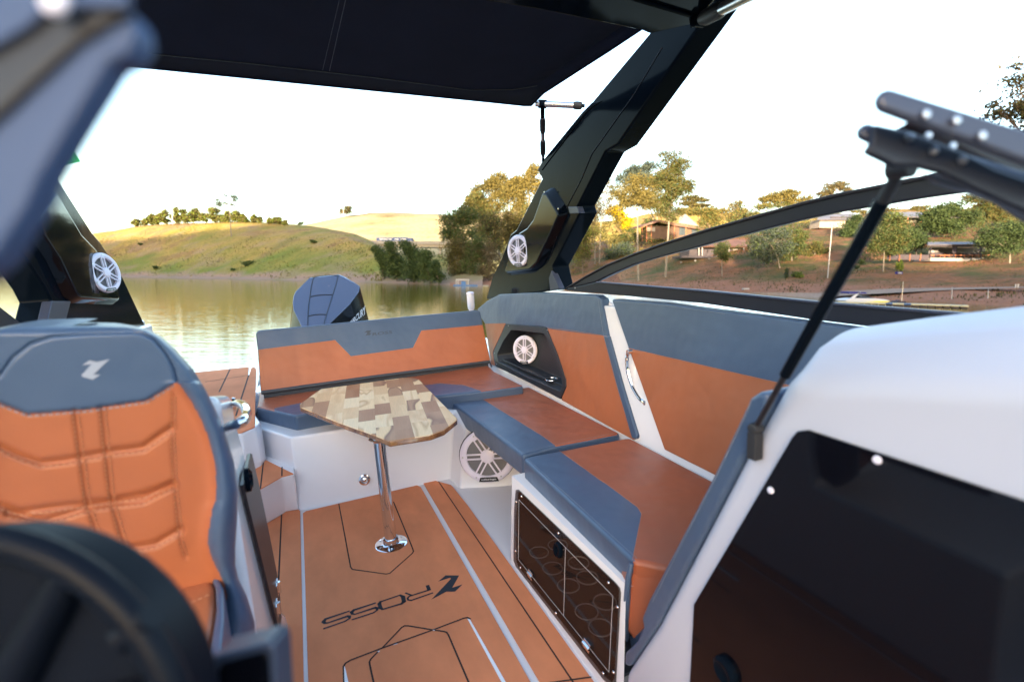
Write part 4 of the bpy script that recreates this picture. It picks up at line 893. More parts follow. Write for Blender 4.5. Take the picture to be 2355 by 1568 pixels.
# inner creases raised above the rim
li_ = [(620,1420),(600,1100),(610,700),(668,292)]; ri_ = [(980,1420),(1110,1000),(1240,600),(1330,222)]
LI = [op_(x, y, .018) for x, y in li_]; RI = [op_(x, y, .018) for x, y in ri_]
g = G(); base = len(P); g.add(P+LI+RI, [], 'engine_blue'); l0, r0_ = base, base+4
for f in ([0,1,l0], [1,2,l0+1,l0], [2,3,4,l0+2,l0+1], [4,5,6,l0+3,l0+2], [l0,l0+1,r0_+1,r0_], [l0+1,l0+2,r0_+2,r0_+1], [l0+2,l0+3,r0_+3,r0_+2], [6,7,8,9,r0_+3,l0+3], [9,10,11,r0_+3], [11,12,13,r0_+2,r0_+3], [13,14,r0_+1,r0_+2], [14,15,r0_,r0_+1]):
    g.f.append(f); g.m.append(0)
d = Y(5.42, 'L', 1985, 1210)-P[11]
B2 = [V3((.27+(p.x-.27)*1.0, p.y+d.y*.6+(.12 if True else 0), p.z+d.z)) for p in P]
B2 = [p+V3((d.x if p.x > .27 else -d.x, d.y, d.z)) for p in P]
C2 = [V3((.27+(p.x-.27)*.75, 5.05+(p.y-5.05)*.7, .35)) for p in P]
g.loft(P, B2, 'black_gloss'); g.loft(B2, C2, 'black_gloss'); g.poly(C2, 'black_gloss')
g.build('cowling', ob, bevel=.008, seg=3)
g = G()
def gl(*pts): 
    Q = [op_(x, y, .021) for x, y in pts]; g.tube(Q, .0035, 'black_satin', 6)
gl((748,285),(700,480),(670,710),(640,900),(625,1150),(620,1400)); gl((1308,228),(1250,450),(1180,670),(1110,890),(1045,1105),(960,1400)); gl((748,278),(900,248),(1100,232),(1308,230)); gl((670,712),(820,680),(1000,662),(1182,665)); gl((630,1145),(760,1115),(900,1102),(1045,1107))
g.build('panel_seam', ob)
g = G(); g.lathe(op_(1105, 453, .019), ON, [(.012, 0), (.010, .002), (.0005, .0015)], 'engine_blue', 16); g.build('cap', ob)
# lettering on the right flank
u0 = (P[12]-B2[12]); FNn = (P[12]-P[14]).cross(u0).normalized()
if FNn.x < 0: FNn = -FNn
def fl(x, y): return onp(P[13]+FNn*.006, FNn, 'L', x, y)
g = G(); lettering(g, 'MERCURY', fl(1500, 1400), fl(1925, 1095), fl(1905, 905), fl(1540, 1300), 'letter_white'); g.build('lettering', ob, smooth=False)
g = G(); g.box((.27, 5.12, -.1), (.2, .34, 1.0), 'black_gloss'); g.build('midsection', ob, bevel=.04)
g = G(); g.slab([V3((.24, 5.0, -.5)), V3((.24, 5.5, -.5)), V3((.24, 5.35, -1.2)), V3((.24, 5.1, -1.2))], (.06, 0, 0), 'black_satin'); g.build('gearcase', ob, bevel=.01)

# stern light, flag
nl = thing('stern_light', 'small clear stern light standing behind the bench corner', 'light', Y(4.35, 'T', 1084, 712))
c = Y(4.35, 'T', 1084, 712); tph = Y(4.35, 'T', 1084, 673).z-c.z
g = G(); g.lathe(c, (0, 0, 1), [(.022, -.05), (.022, 0), (.030, .01), (.033, tph*.25), (.033, tph*.85), (.026, tph), (.0005, tph)], 'clear_lens', 20); g.build('lens', nl)
g = G(); g.lathe(c, (0, 0, 1), [(.014, tph*.1), (.014, tph*.85)], 'white_plastic', 12); 
for k in range(5): g.lathe(c+V3((0, 0, tph*(.25+.11*k))), (0, 0, 1), [(.020, 0), (.020, .004)], 'steel', 12)
g.build('lamp_core', nl)
g = G(); g.lathe(c+V3((0, 0, tph)), (0, 0, 1), [(.034, -.012), (.034, .0), (.02, .008)], 'white_plastic', 18); g.build('cap', nl)
fl_ = thing('flag', 'green flag with a yellow diamond, mostly hidden behind the blurred left pillar', 'flag', Y(4.4, 'H', 330, 1060))
Pc = [Y(4.4, 'H', *p) for p in ((508,1015),(398,855),(120,780),(120,1110),(330,1062))]
def fgrid(u, v):
    A, B = Y(4.4, 'H', 505, 1015), Y(4.4, 'H', 385, 840); D, C = Y(4.4, 'H', 60, 1130), Y(4.4, 'H', -60, 900)
    p = A*(1-u)*(1-v)+B*(1-u)*v+D*u*(1-v)+C*u*v; return p+V3((0, .03*math.sin(u*9+v*2), .012*math.sin(u*7)))
n1 = 28; vs = [fgrid(i/n1, j/n1) for j in range(n1+1) for i in range(n1+1)]
g = G(); g.mi('flag_green'); g.v = vs
for j in range(n1):
    for i in range(n1):
        u, v = (i+.5)/n1, (j+.5)/n1; m = 'flag_green'
        if abs(u-.5)/.42+abs(v-.5)/.40 < 1: m = 'flag_yellow'
        if (u-.5)**2*2+(v-.5)**2 < .034: m = 'flag_blue'
        g.f.append([j*(n1+1)+i, j*(n1+1)+i+1, (j+1)*(n1+1)+i+1, (j+1)*(n1+1)+i]); g.m.append(g.mi(m))
g.build('flag_cloth', fl_)
g = G(); q = Y(4.4, 'H', -30, 1010); g.tube([q+V3((-.02, 0, .28)), V3((q.x-.25, 4.4, 1.1))], .009, 'steel', 8); g.build('flag_pole', fl_)
# ================================================================ THE LAKE AND ITS BANKS (world axes, metres)
def ground_mat(name, cols, scale, bump=.5, spots=None, rough=.95, k=1.):
    cols = [(p, tuple(q*k for q in c)) for p, c in cols]; spots = [(a, b_, tuple(q*k for q in c), e_) for a, b_, c, e_ in spots] if spots else None
    m = bpy.data.materials.new(name); m.use_nodes = True; nt = m.node_tree; b = nt.nodes['Principled BSDF']; b.inputs['Roughness'].default_value = rough; b.inputs['Specular IOR Level'].default_value = .15
    tc = nt.nodes.new('ShaderNodeTexCoord')
    n = nt.nodes.new('ShaderNodeTexNoise'); n.inputs['Scale'].default_value = scale; n.inputs['Detail'].default_value = 8; n.inputs['Roughness'].default_value = .68
    nt.links.new(tc.outputs['Object'], n.inputs['Vector'])
    rp = nt.nodes.new('ShaderNodeValToRGB'); e = rp.color_ramp.elements
    e[0].position = cols[0][0]; e[0].color = (*cols[0][1], 1); e[1].position = cols[-1][0]; e[1].color = (*cols[-1][1], 1)
    for p, c in cols[1:-1]: x = e.new(p); x.color = (*c, 1)
    nt.links.new(n.outputs[0], rp.inputs[0])
    f = nt.nodes.new('ShaderNodeTexNoise'); f.inputs['Scale'].default_value = scale*22; f.inputs['Detail'].default_value = 4; nt.links.new(tc.outputs['Object'], f.inputs['Vector'])
    mx = nt.nodes.new('ShaderNodeMixRGB'); mx.blend_type = 'MULTIPLY'; mx.inputs[0].default_value = .55
    r2 = nt.nodes.new('ShaderNodeValToRGB'); r2.color_ramp.elements[0].color = (.35, .35, .35, 1); r2.color_ramp.elements[0].position = .3; r2.color_ramp.elements[1].color = (1, 1, 1, 1); r2.color_ramp.elements[1].position = .6
    nt.links.new(f.outputs[0], r2.inputs[0]); nt.links.new(rp.outputs[0], mx.inputs[1]); nt.links.new(r2.outputs[0], mx.inputs[2]); 
    out = mx.outputs[0]
    if spots:                                                # a band of another ground cover by height
        g = nt.nodes.new('ShaderNodeSeparateXYZ'); nt.links.new(tc.outputs['Object'], g.inputs[0])
        for (z0, z1, c, sc) in spots:
            mr = nt.nodes.new('ShaderNodeMapRange'); mr.inputs[1].default_value = z0; mr.inputs[2].default_value = z1; nt.links.new(g.outputs['Z'], mr.inputs[0])
            nn = nt.nodes.new('ShaderNodeTexNoise'); nn.inputs['Scale'].default_value = sc; nn.inputs['Detail'].default_value = 4; nt.links.new(tc.outputs['Object'], nn.inputs['Vector'])
            ad = nt.nodes.new('ShaderNodeMath'); ad.operation = 'ADD'; nt.links.new(mr.outputs[0], ad.inputs[0]); 
            s2 = nt.nodes.new('ShaderNodeMath'); s2.operation = 'MULTIPLY_ADD'; s2.inputs[1].default_value = 2.4; s2.inputs[2].default_value = -1.2; nt.links.new(nn.outputs[0], s2.inputs[0]); nt.links.new(s2.outputs[0], ad.inputs[1]); ad.use_clamp = True
            m2 = nt.nodes.new('ShaderNodeMixRGB'); nt.links.new(ad.outputs[0], m2.inputs[0]); m2.inputs[1].default_value = (*c, 1); nt.links.new(out, m2.inputs[2]); out = m2.outputs[0]
    nt.links.new(out, b.inputs['Base Color'])
    bp = nt.nodes.new('ShaderNodeBump'); bp.inputs['Strength'].default_value = bump; bp.inputs['Distance'].default_value = .8; nt.links.new(f.outputs[0], bp.inputs['Height']); nt.links.new(bp.outputs[0], b.inputs['Normal'])
    MATS[name] = m
ground_mat('dry_hill', [(.28, (.17, .15, .030)), (.40, (.32, .25, .055)), (.50, (.42, .29, .080)), (.60, (.32, .19, .080)), (.74, (.27, .22, .045))], .05, spots=[(-1.0, 15.0, (.15, .19, .030), .045), (1.2, 3.6, (.34, .23, .17), .08)], k=.70)
ground_mat('pale_hill', [(.30, (.22, .16, .06)), (.48, (.50, .38, .18)), (.60, (.58, .45, .24)), (.75, (.30, .22, .08))], .02, k=.75)
ground_mat('red_bank', [(.28, (.060, .085, .020)), (.42, (.13, .125, .036)), (.49, (.20, .120, .048)), (.58, (.36, .155, .070)), (.75, (.10, .095, .033))], .11, spots=[(.9, 1.9, (.36, .17, .10), .3)], k=.72)
ground_mat('shade_hill', [(.3, (.05, .06, .02)), (.7, (.16, .14, .06))], .03)
ground_mat('road', [(.3, (.26, .19, .145)), (.7, (.31, .235, .18))], .3, .1)
mat('bark_pale', (.20, .165, .125), .9, var=(1.2, .3)); mat('bark_dark', (.14, .10, .075), .95, var=(1.2, .3))
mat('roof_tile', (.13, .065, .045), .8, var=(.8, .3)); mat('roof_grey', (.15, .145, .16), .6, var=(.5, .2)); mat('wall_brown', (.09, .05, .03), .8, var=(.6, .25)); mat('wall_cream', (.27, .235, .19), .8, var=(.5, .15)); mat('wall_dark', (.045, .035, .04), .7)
mat('wood_red', (.36, .12, .05), .7); mat('post_white', (.34, .32, .30), .7); mat('concrete', (.26, .235, .205), .8, var=(.4, .15)); mat('truck_blue', (.03, .07, .20), .4); mat('dock_cream', (.42, .37, .22), .6); mat('dock_blue', (.03, .07, .15), .5)
mat('boat_white', (.5, .5, .52), .3); mat('boat_yellow', (.75, .60, .02), .4); mat('awning_blue', (.03, .03, .16), .8); mat('hut_blue', (.03, .10, .24), .6); mat('red_awning', (.7, .05, .03), .7); mat('window_dark', (.03, .04, .05), .15)
def leaf(name, c1, c2):
    c1 = tuple(q*.68 for q in c1); c2 = tuple(q*.68 for q in c2)
    m = mat(name, c2, .65, var=(.9, 0), col2=c1, spec=.2)
    nt = m.node_tree; b = nt.nodes['Principled BSDF']; o = nt.nodes['Material Output']; t = nt.nodes.new('ShaderNodeBsdfTranslucent'); mx = nt.nodes.new('ShaderNodeMixShader'); mx.inputs[0].default_value = .28
    src = b.inputs['Base Color'].links[0].from_socket; nt.links.new(src, t.inputs[0]); nt.links.new(b.outputs[0], mx.inputs[1]); nt.links.new(t.outputs[0], mx.inputs[2]); nt.links.new(mx.outputs[0], o.inputs['Surface'])
leaf('leaf_green', (.045, .075, .022), (.125, .165, .048)); leaf('leaf_dark', (.035, .060, .020), (.085, .125, .042)); leaf('leaf_olive', (.075, .075, .022), (.20, .165, .05)); leaf('leaf_gold', (.14, .115, .035), (.30, .235, .065))
leaf('leaf_yellow', (.50, .34, .01), (.72, .55, .02)); leaf('leaf_tan', (.085, .07, .035), (.17, .13, .065)); leaf('leaf_blue', (.05, .075, .06), (.13, .155, .11)); leaf('leaf_lime', (.12, .17, .02), (.26, .32, .05))

# water
wm = bpy.data.materials.new('lake_water'); wm.use_nodes = True; nt = wm.node_tree; b = nt.nodes['Principled BSDF']
b.inputs['Base Color'].default_value = (.16, .115, .016, 1); b.inputs['Roughness'].default_value = .03; b.inputs['IOR'].default_value = 1.33; b.inputs['Specular IOR Level'].default_value = .55
tc = nt.nodes.new('ShaderNodeTexCoord'); bl = None
for sc, st_, dist in (((.28, .55, 1), .3, .010), ((1.0, 3.0, 1), .6, .021), ((4, 9, 1), .4, .004)):
    mpn = nt.nodes.new('ShaderNodeMapping'); mpn.inputs['Scale'].default_value = sc; nt.links.new(tc.outputs['Object'], mpn.inputs[0])
    n = nt.nodes.new('ShaderNodeTexNoise'); n.inputs['Scale'].default_value = 1; n.inputs['Detail'].default_value = 3; nt.links.new(mpn.outputs[0], n.inputs['Vector'])
    bp = nt.nodes.new('ShaderNodeBump'); bp.inputs['Strength'].default_value = st_; bp.inputs['Distance'].default_value = dist; nt.links.new(n.outputs[0], bp.inputs['Height'])
    if bl: nt.links.new(bl.outputs[0], bp.inputs['Normal'])
    bl = bp
nt.links.new(bl.outputs[0], b.inputs['Normal']); MATS['lake_water'] = wm
g = G(); g.poly([V3((-900, -400, 0)), V3((900, -400, 0)), V3((900, 900, 0)), V3((-900, 900, 0))], 'lake_water'); struct(g.build('lake_water', boat=False, smooth=False))
g = G(); g.poly([V3((-3000, -3000, -3)), V3((3000, -3000, -3)), V3((3000, 3000, -3)), V3((-3000, 3000, -3))], 'shade_hill'); struct(g.build('lake_bed', boat=False, smooth=False))

from mathutils import noise
class Terr:
    def __init__(s, name, xs, rows, m, amp=.35, sub=5, nsc=.08, fix=None):
        """rows: (xs list, ys list, depth list or None for the waterline)"""
        s.rows = rows; s.xs = xs; nx = len(xs)
        base = []
        for (rx, ry, rd) in rows:
            L = []
            for x in xs:
                y = float(np.interp(x, rx, ry))
                if rd is None: p = wwater(x, y); p.z = -.25
                elif rd == 'w': p = wwater(x, y)
                else: p = wp(x, y, float(np.interp(x, rx, rd)))
                L.append(p)
            base.append(L)
        s.base = base; V = []; nr = 0
        for r in range(len(base)-1):
            for k in range(sub + (1 if r == len(base)-2 else 0)):
                t = k/sub; nr += 1
                for i in range(nx):
                    p0 = base[max(r-1, 0)][i]; p1 = base[r][i]; p2 = base[r+1][i]; p3 = base[min(r+2, len(base)-1)][i]
                    p = p1.lerp(p2, t)
                    if r > 0 or k > 0: p = p+V3((0, 0, amp*noise.noise(p*nsc)+amp*.4*noise.noise(p*nsc*4)))*(min(1, k/sub+.0) if r == 0 else 1)*(0.35 if False else 1)
                    V.append(p)
        F = [(r*nx+i, r*nx+i+1, (r+1)*nx+i+1, (r+1)*nx+i) for r in range(nr-1) for i in range(nx-1)]
        g = G(); g.add(V, F, m); s.o = struct(g.build(name, boat=False, ang=80, fix=False))
        me = s.o.data
    def depth(s, px, py):
        ys = [float(np.interp(px, r[0], r[1])) for r in s.rows]
        ds = []
        for r, y in zip(s.rows, ys): ds.append(wwater(px, y).y if r[2] in (None, 'w') else float(np.interp(px, r[0], r[2])))
        for i in range(len(ys)-1):
            if ys[i] >= py >= ys[i+1] and ys[i] > ys[i+1]:
                t = (ys[i]-py)/(ys[i]-ys[i+1]); return ds[i]+(ds[i+1]-ds[i])*t
        return ds[int(np.argmin([abs(y-py) for y in ys]))]
def lin(a, b, n): return list(np.linspace(a, b, n))
shx = [-900,-300,0,100,300,500,700,800,875,890]
shy = [636,633,633,634,637.5,641,645.5,648,650.5,651]
lh = Terr('left_hill', lin(-900, 905, 150), [
    (shx, shy, None), (shx, [y-4 for y in shy], [262,270,265,262,250,215,172,155,140,138]),
    (shx, [622,618,616,615,614,612,612,612,630,645], [280,285,280,275,266,232,190,175,150,139]),
    (shx, [605,596,590,585,580,574,572,572,598,640], [300,305,300,295,290,256,215,200,165,141]),
    (shx, [592,578,570,562,552,545,545,548,575,636], [320,325,320,312,305,280,240,218,180,144]),
    ([-900,-300,0,150,215,262,310,350,400,450,530,600,640,720,780,820,850,875,890], [600,575,560,548,537,530,521,517,514.5,512.5,510,511.5,513.5,521,531,540,552,572,632], [340,345,345,342,340,338,335,330,325,320,312,305,298,275,262,250,235,205,150]),
    (shx, [640]*10, [460,460,460,460,440,420,380,360,300,230])], 'dry_hill', .5, 6, .05)
ph = Terr('far_hill', lin(520, 1330, 90), [
    ([520,800,1000,1330], [575,600,600,600], [330,260,250,250]), ([520,800,1000,1330], [550,560,565,570], [380,330,320,320]),
    ([520,650,700,760,800,850,900,960,1020,1070,1120,1200,1330], [540,524,516,505,496,489.5,488,491,493,497,492,484,480], [520]*13),
    ([520,1330], [600,600], [700, 700])], 'pale_hill', 1.2, 6, .03)
# right bank
rbx = [1035,1100,1250,1400,1600,1800,2000,2228,2400,2800,3400]
rby = [657,656,655,660,669,680,690,700,711,735,780]
def dd(add): return [wwater(x, y).y+add for x, y in zip(rbx, rby)]
rb = Terr('right_bank', lin(1035, 3400, 190), [
    (rbx, rby, None), (rbx, [654,652,642,648,659,671,682,689,694,700,720], dd(3)),
    (rbx, [652,650,632,636,644,654,666,671,672,676,690], dd(9)),
    (rbx, [651,648,618,616,622,632,640,638,638,640,650], dd(18)),
    (rbx, [650,646,606,596,592,598,601,600,598,600,604], dd(30)),
    (rbx, [650,645,596,580,568,562,556,552,548,545,545], dd(42)),
    (rbx, [650,644,590,572,548,532,528,522,520,518,518], dd(60)),
    (rbx, [650,643,575,552,525,514,505,494,488,480,480], dd(95)),
    (rbx, [660,660,600,600,580,580,570,560,560,560,560], dd(170))], 'red_bank', .28, 5, .16)
far = Terr('wooded_ridge', lin(1150, 3400, 120), [
    ([1150,3400], [620, 620], [260, 200]), ([1150,1300,1480,1560,1620,1700,1800,1900,2000,2100,2200,2355,3400], [535,520,495,484,485,492,500,495,488,482,478,476,470], [320]*13),
    ([1150,3400], [600, 600], [480, 480])], 'dry_hill', 2.0, 8, .06)
# beach between left hill and right bank at the foot of the trees
sh = Terr('far_shore', lin(840, 1110, 60), [
    ([840,900,1000,1060,1110], [649.5,651.5,654,657,658], None), ([840,900,1000,1060,1110], [645,645,647,650,652], [150,140,125,112,108]),
    ([840,900,1000,1060,1110], [610,610,615,620,625], [175,165,150,135,130]), ([840,900,1000,1060,1110], [578,580,585,590,590], [215,210,200,190,190]), ([840,1110], [620,620], [260, 260])], 'dry_hill', .4, 5, .15)
# road along the right bank
def strip(name, pts, w, m, lift=.06, label=None):
    g = G(); L = [wp(x, y, rb.depth(x, y))+V3((0, 0, lift)) for x, y in pts]; 
    for a, b in zip(L[:-1], L[1:]):
        g.add([a, b, b+V3((0, w, .02)), a+V3((0, w, .02))], [(0, 1, 2, 3)], m)
    return struct(g.build(name, boat=False, smooth=False))
for nm, A, B_ in (('road', (1880,1950,2060,2200,2355,2700), None),):
    top = {1700:676,1880:678,1950:673,2060:668,2200:666,2355:664.5,2700:667,2900:668}; bot = {1700:688,1880:689,1950:684,2060:678,2200:671,2355:667,2700:669.5,2900:671}
    g = G(); ks = [1700,1880,1950,2060,2200,2355,2700,2900]
    T_ = []; B__ = []
    for i in range(41):
        x = 1700+1200*i/40; yt, yb = np.interp(x, ks, [top[k] for k in ks]), np.interp(x, ks, [bot[k] for k in ks])
        dt, db = rb.depth(x, yt), rb.depth(x, yb); T_.append(wp(x, yt, dt-.3)+V3((0, 0, .22))); B__.append(wp(x, yb, db-.3)+V3((0, 0, .22)))
    for i in range(40): g.add([B__[i], B__[i+1], T_[i+1], T_[i]], [(0, 1, 2, 3)], 'road')
    struct(g.build('road', boat=False))

# the ridge behind the camera that keeps the boat and the near banks in shade
HAZ = V3((math.sin(SUN_AZ), math.cos(SUN_AZ), 0)); PERP = V3((HAZ.y, -HAZ.x, 0)); te = math.tan(SUN_EL)
g = G(); rows = []; D0 = 400.
ws_ = lin(-900, 900, 181)
def ridge_h(w):
    # w grows to the left of the view
    return float(np.interp(w, [p[0] for p in RIDGE], [p[1] for p in RIDGE]))
RIDGE = [(-900,60),(-120,54),(-60,53),(-20,56),(8,66),(35,78),(70,92),(100,97),(200,99),(235,95),(290,89),(420,80),(900,80)]
for k, (dd_, hf) in enumerate(((D0-200, -.02), (D0-110, .45), (D0, 1), (D0+60, .7), (D0+400, .0))):
    rows.append([HAZ*dd_+PERP*w+V3((0, 0, ridge_h(w)*hf+(noise.noise(V3((w*.06, k, 0)))*3 if hf > 0 else -1))) for w in ws_])
vs = [p for r in rows for p in r]; n_ = len(ws_); g.add(vs, [(r*n_+i, r*n_+i+1, (r+1)*n_+i+1, (r+1)*n_+i) for r in range(4) for i in range(n_-1)], 'shade_hill')
struct(g.build('near_ridge', boat=False, fix=False))

# ---------------------------------------------------------------- trees
rng = np.random.RandomState(11)
def tree(name, label, base, d, blobs, lm, bark='bark_pale', n=900, ls=3.2, tr=1.6, group=None, cat='tree', fork=None, z_drop=0, trunk=True, clump=7, bare=False, lm2=None):
    """blobs in picture px at distance d: (x, y, rx, ry)"""
    px = d/FPX; B = wp(*base, d); th = thing(name, label, cat, B, group, boat=False)
    fk = wp(*fork, d) if fork else None
    C = [(wp(x, y, d), rx*px, ry*px) for x, y, rx, ry in blobs]
    g = G()
    if trunk:
        if fk is None:
            cc_ = sum((c for c, _, _ in C), V3())/len(C); fk = B.lerp(cc_, .55)
        g.tube(spline([B-V3((0, 0, .4)), B.lerp(fk, .5)+V3((px*rng.uniform(-1, 1), 0, 0)), fk], 3), [tr*px*(1-.5*k/6) for k in range(7)], bark, 7)
        for c, rx, ry in C:
            m_ = fk.lerp(c, .5)+V3((rng.uniform(-.2, .2)*rx, rng.uniform(-.3, .3)*rx, .1*ry)); end = c+V3((0, 0, ry*.2)); g.tube(spline([fk, m_, end], 3), [tr*px*(.5-.4*k/6) for k in range(7)], bark, 5)
            for k in range(8 if bare else 4):
                q = rng.uniform(0, 6.28); e = c+V3((math.cos(q)*rx*.8, rng.uniform(-.6, .6)*rx, math.sin(q)*ry*.8)); g.tube([m_.lerp(end, rng.uniform(.0, .9)), e], [tr*px*.22, tr*px*.07], bark, 4, cap=False)
        g.build('trunk', th, fix=False)
    if n == 0: return th
    A = sum(rx*ry for _, rx, ry in C); V = []; F = []; Mi = []
    for c, rx, ry in C:
        k = max(20, int(2.5*n*rx*ry/A)); nc = max(3, int(clump*1.0)); cen = []
        for _ in range(nc):
            u = rng.normal(size=3); u /= np.linalg.norm(u); r_ = rng.uniform(.35, .95); cen.append((u*r_*np.array([rx, rx, ry]), rng.uniform(.30, .58)))
        for _ in range(k):
            cc_, sp_ = cen[rng.randint(nc)]; p = cc_+rng.normal(size=3)*sp_*np.array([rx, rx, ry])*.62
            s_ = 1.12*ls*px*rng.uniform(.5, 1.15); a = rng.normal(size=3); a /= np.linalg.norm(a); b_ = np.cross(a, rng.normal(size=3)); b_ /= np.linalg.norm(b_)
            P_ = np.array(c)+p; i = len(V); V += [P_-a*s_*.5-b_*s_*.28, P_+a*s_*.1-b_*s_*.5, P_+a*s_*.6+b_*s_*.1, P_-a*s_*.1+b_*s_*.45]; F.append((i, i+1, i+2, i+3)); Mi.append(0 if rng.rand() < .7 else 1)
    me = bpy.data.meshes.new('crown'); Bn = np.array(B); me.from_pydata([tuple(v-Bn) for v in V], [], F); me.materials.append(MATS[lm]); me.materials.append(MATS[lm2 or lm]); me.polygons.foreach_set('material_index', Mi); me.update()
    o = bpy.data.objects.new('crown', me); COL.objects.link(o); o.parent = th.o
    return th
ORD = ['first','second','third','fourth','fifth','sixth','seventh','eighth','ninth','tenth','eleventh','twelfth','thirteenth','fourteenth','fifteenth','sixteenth','seventeenth','eighteenth','nineteenth','twentieth','twenty-first','twenty-second','twenty-third']
def uu(x, y): return T2('U', x, y)
pines = [(485,350,398,25),(545,345,392,20),(600,305,387,30),(640,320,385,20),(700,275,382,45),(790,262,378,28),(850,270,375,40),(935,258,371,46),(1010,290,368,30),(1090,250,366,55),(1150,310,368,25),(1200,290,369,40),(1265,280,370,40),(1310,300,371,25),(1345,330,373,22),(1400,312,375,24),(1450,322,376,20),(1528,338,380,14),(1590,330,383,40),(1650,355,387,18)]
for i, (x, t, b, w) in enumerate(pines):
    bx, by = uu(x, b+3); tx, ty = uu(x, t); w_ = w*.2930; h = by-ty
    tree('pine_tree', 'small green pine on the left hill crest, %s of the row from its left end' % ORD[i], (bx, by), lh.depth(bx, by+1), [(bx, by-h*.72, w_*.75, h*.26), (bx-w_*.25, by-h*.42, w_*1.0, h*.25), (bx+w_*.3, by-h*.2, w_*.8, h*.2)], 'leaf_olive', n=800, ls=2.9, tr=.8, group='pines on the left hill crest', clump=6, lm2='leaf_lime')
x0, y0 = uu(1228, 487); fx, fy = uu(1214, 250)
tree('eucalyptus_tree', 'lone tall thin tree with sparse tufts standing on the left hillside', (x0, y0), lh.depth(x0, y0), [(*uu(1130, 215), 9, 8), (*uu(1178, 222), 5, 4), (*uu(1250, 188), 9, 8), (*uu(1238, 235), 5, 4), (*uu(1170, 160), 6, 2.2)], 'leaf_blue', n=380, ls=2.3, tr=1.3, fork=(fx, fy), clump=5)
x0, y0 = uu(2130, 318); tree('oak_tree', 'single rounded tree on the crest of the pale dry hill', (x0, y0), 500, [(x0-8, y0-9, 9, 8), (x0+6, y0-13, 12, 9), (x0-1, y0-6, 14, 5)], 'leaf_tan', 'bark_dark', n=500, ls=2.4, tr=1.2, lm2='leaf_green')
x0, y0 = uu(1770, 390); tree('bush', 'tiny dark bush on the skyline between the two hills', (x0, y0), 300, [(x0, y0-3, 6, 4)], 'leaf_dark', n=120, ls=2, tr=.5, cat='bush')
# utility poles on the crest
def pole(label, base, top, d, r=.10, m='post_white', arm=False, name='utility_pole', group=None):
    a = wp(*base, d); b = wp(*top, d); th = thing(name, label, 'pole', a, group, boat=False); g = G(); g.tube([a-V3((0, 0, .5)), b], [r, r*.7], m, 8); g.build('post', th)
    if arm: g = G(); g.tube([b+V3((-.9, 0, -.3)), b+V3((.9, 0, -.3))], .06, m, 6); g.build('crossarm', th)
pole('pale pole among the pines on the left hill crest', uu(766, 380), uu(762, 265), 318, .35)
pole('short pale pole in front of the rounded tree on the pale hill', uu(2108, 312), uu(2106, 268), 480, .35)
pole('thin pale pole near the right end of the pine row', uu(1330, 372), uu(1328, 312), 310, .2)
# bushes near the left shoreline and scrub on the hill
for (x, y, w, lb) in ((1235,748,20,'small dark bush low on the left hillside, above the outboard side of the shore'),(1365,700,40,'wide green bush in the bright grass of the left hillside'),(510,548,16,'small round bush high on the shaded left hillside'),(1880,530,28,'grey green scrub bush right of the hill track'),(630,733,18,'small green bush near the left shoreline beside the tower speaker')):
    bx, by = uu(x, y+8); tree('bush', lb, (bx, by), lh.depth(bx, by), [(bx, by-4, w*.29, w*.16)], 'leaf_green', n=200, ls=2.2, tr=.4, cat='bush')
# ---- dark green shrubs and trees at the far shore (right of the left hill)
def vv(x, y): return T2('V', x, y)
def dsh(x, y): return sh.depth(x, y)
mid = [ # base, blobs, leaf, n, label
 ((400,1240),[(420,1080,70,110),(380,960,70,90),(300,880,50,50)],'leaf_green','dark green rounded tree at the foot of the left hill',1500),
 ((560,1250),[(560,1130,110,110),(520,990,120,110),(480,860,90,80)],'leaf_green','broad green tree second from the left at the far shore',2200),
 ((760,1260),[(760,1150,120,100),(720,1010,120,120),(680,880,80,90),(640,830,60,60)],'leaf_dark','tall dense green tree below the bridge end',2400),
 ((960,1270),[(930,1180,110,80),(900,1060,110,90),(870,950,100,70)],'leaf_green','green tree with pale flowers in front of the bridge',1900),
 ((1050,1280),[(1040,1200,70,70),(1000,1090,70,80)],'leaf_dark','low dark shrub tree at the waterline below the bridge pillar',900)]
for base, bl, lm, lb, n in mid:
    bx, by = vv(*base); tree('shore_tree', lb, (bx, by), dsh(bx, by)-1, [(*vv(x, y), rx*.1953, ry*.1953) for x, y, rx, ry in bl], lm, 'bark_dark', n=int(n*1.3), ls=3.0, tr=2.0, clump=12, lm2='leaf_green')
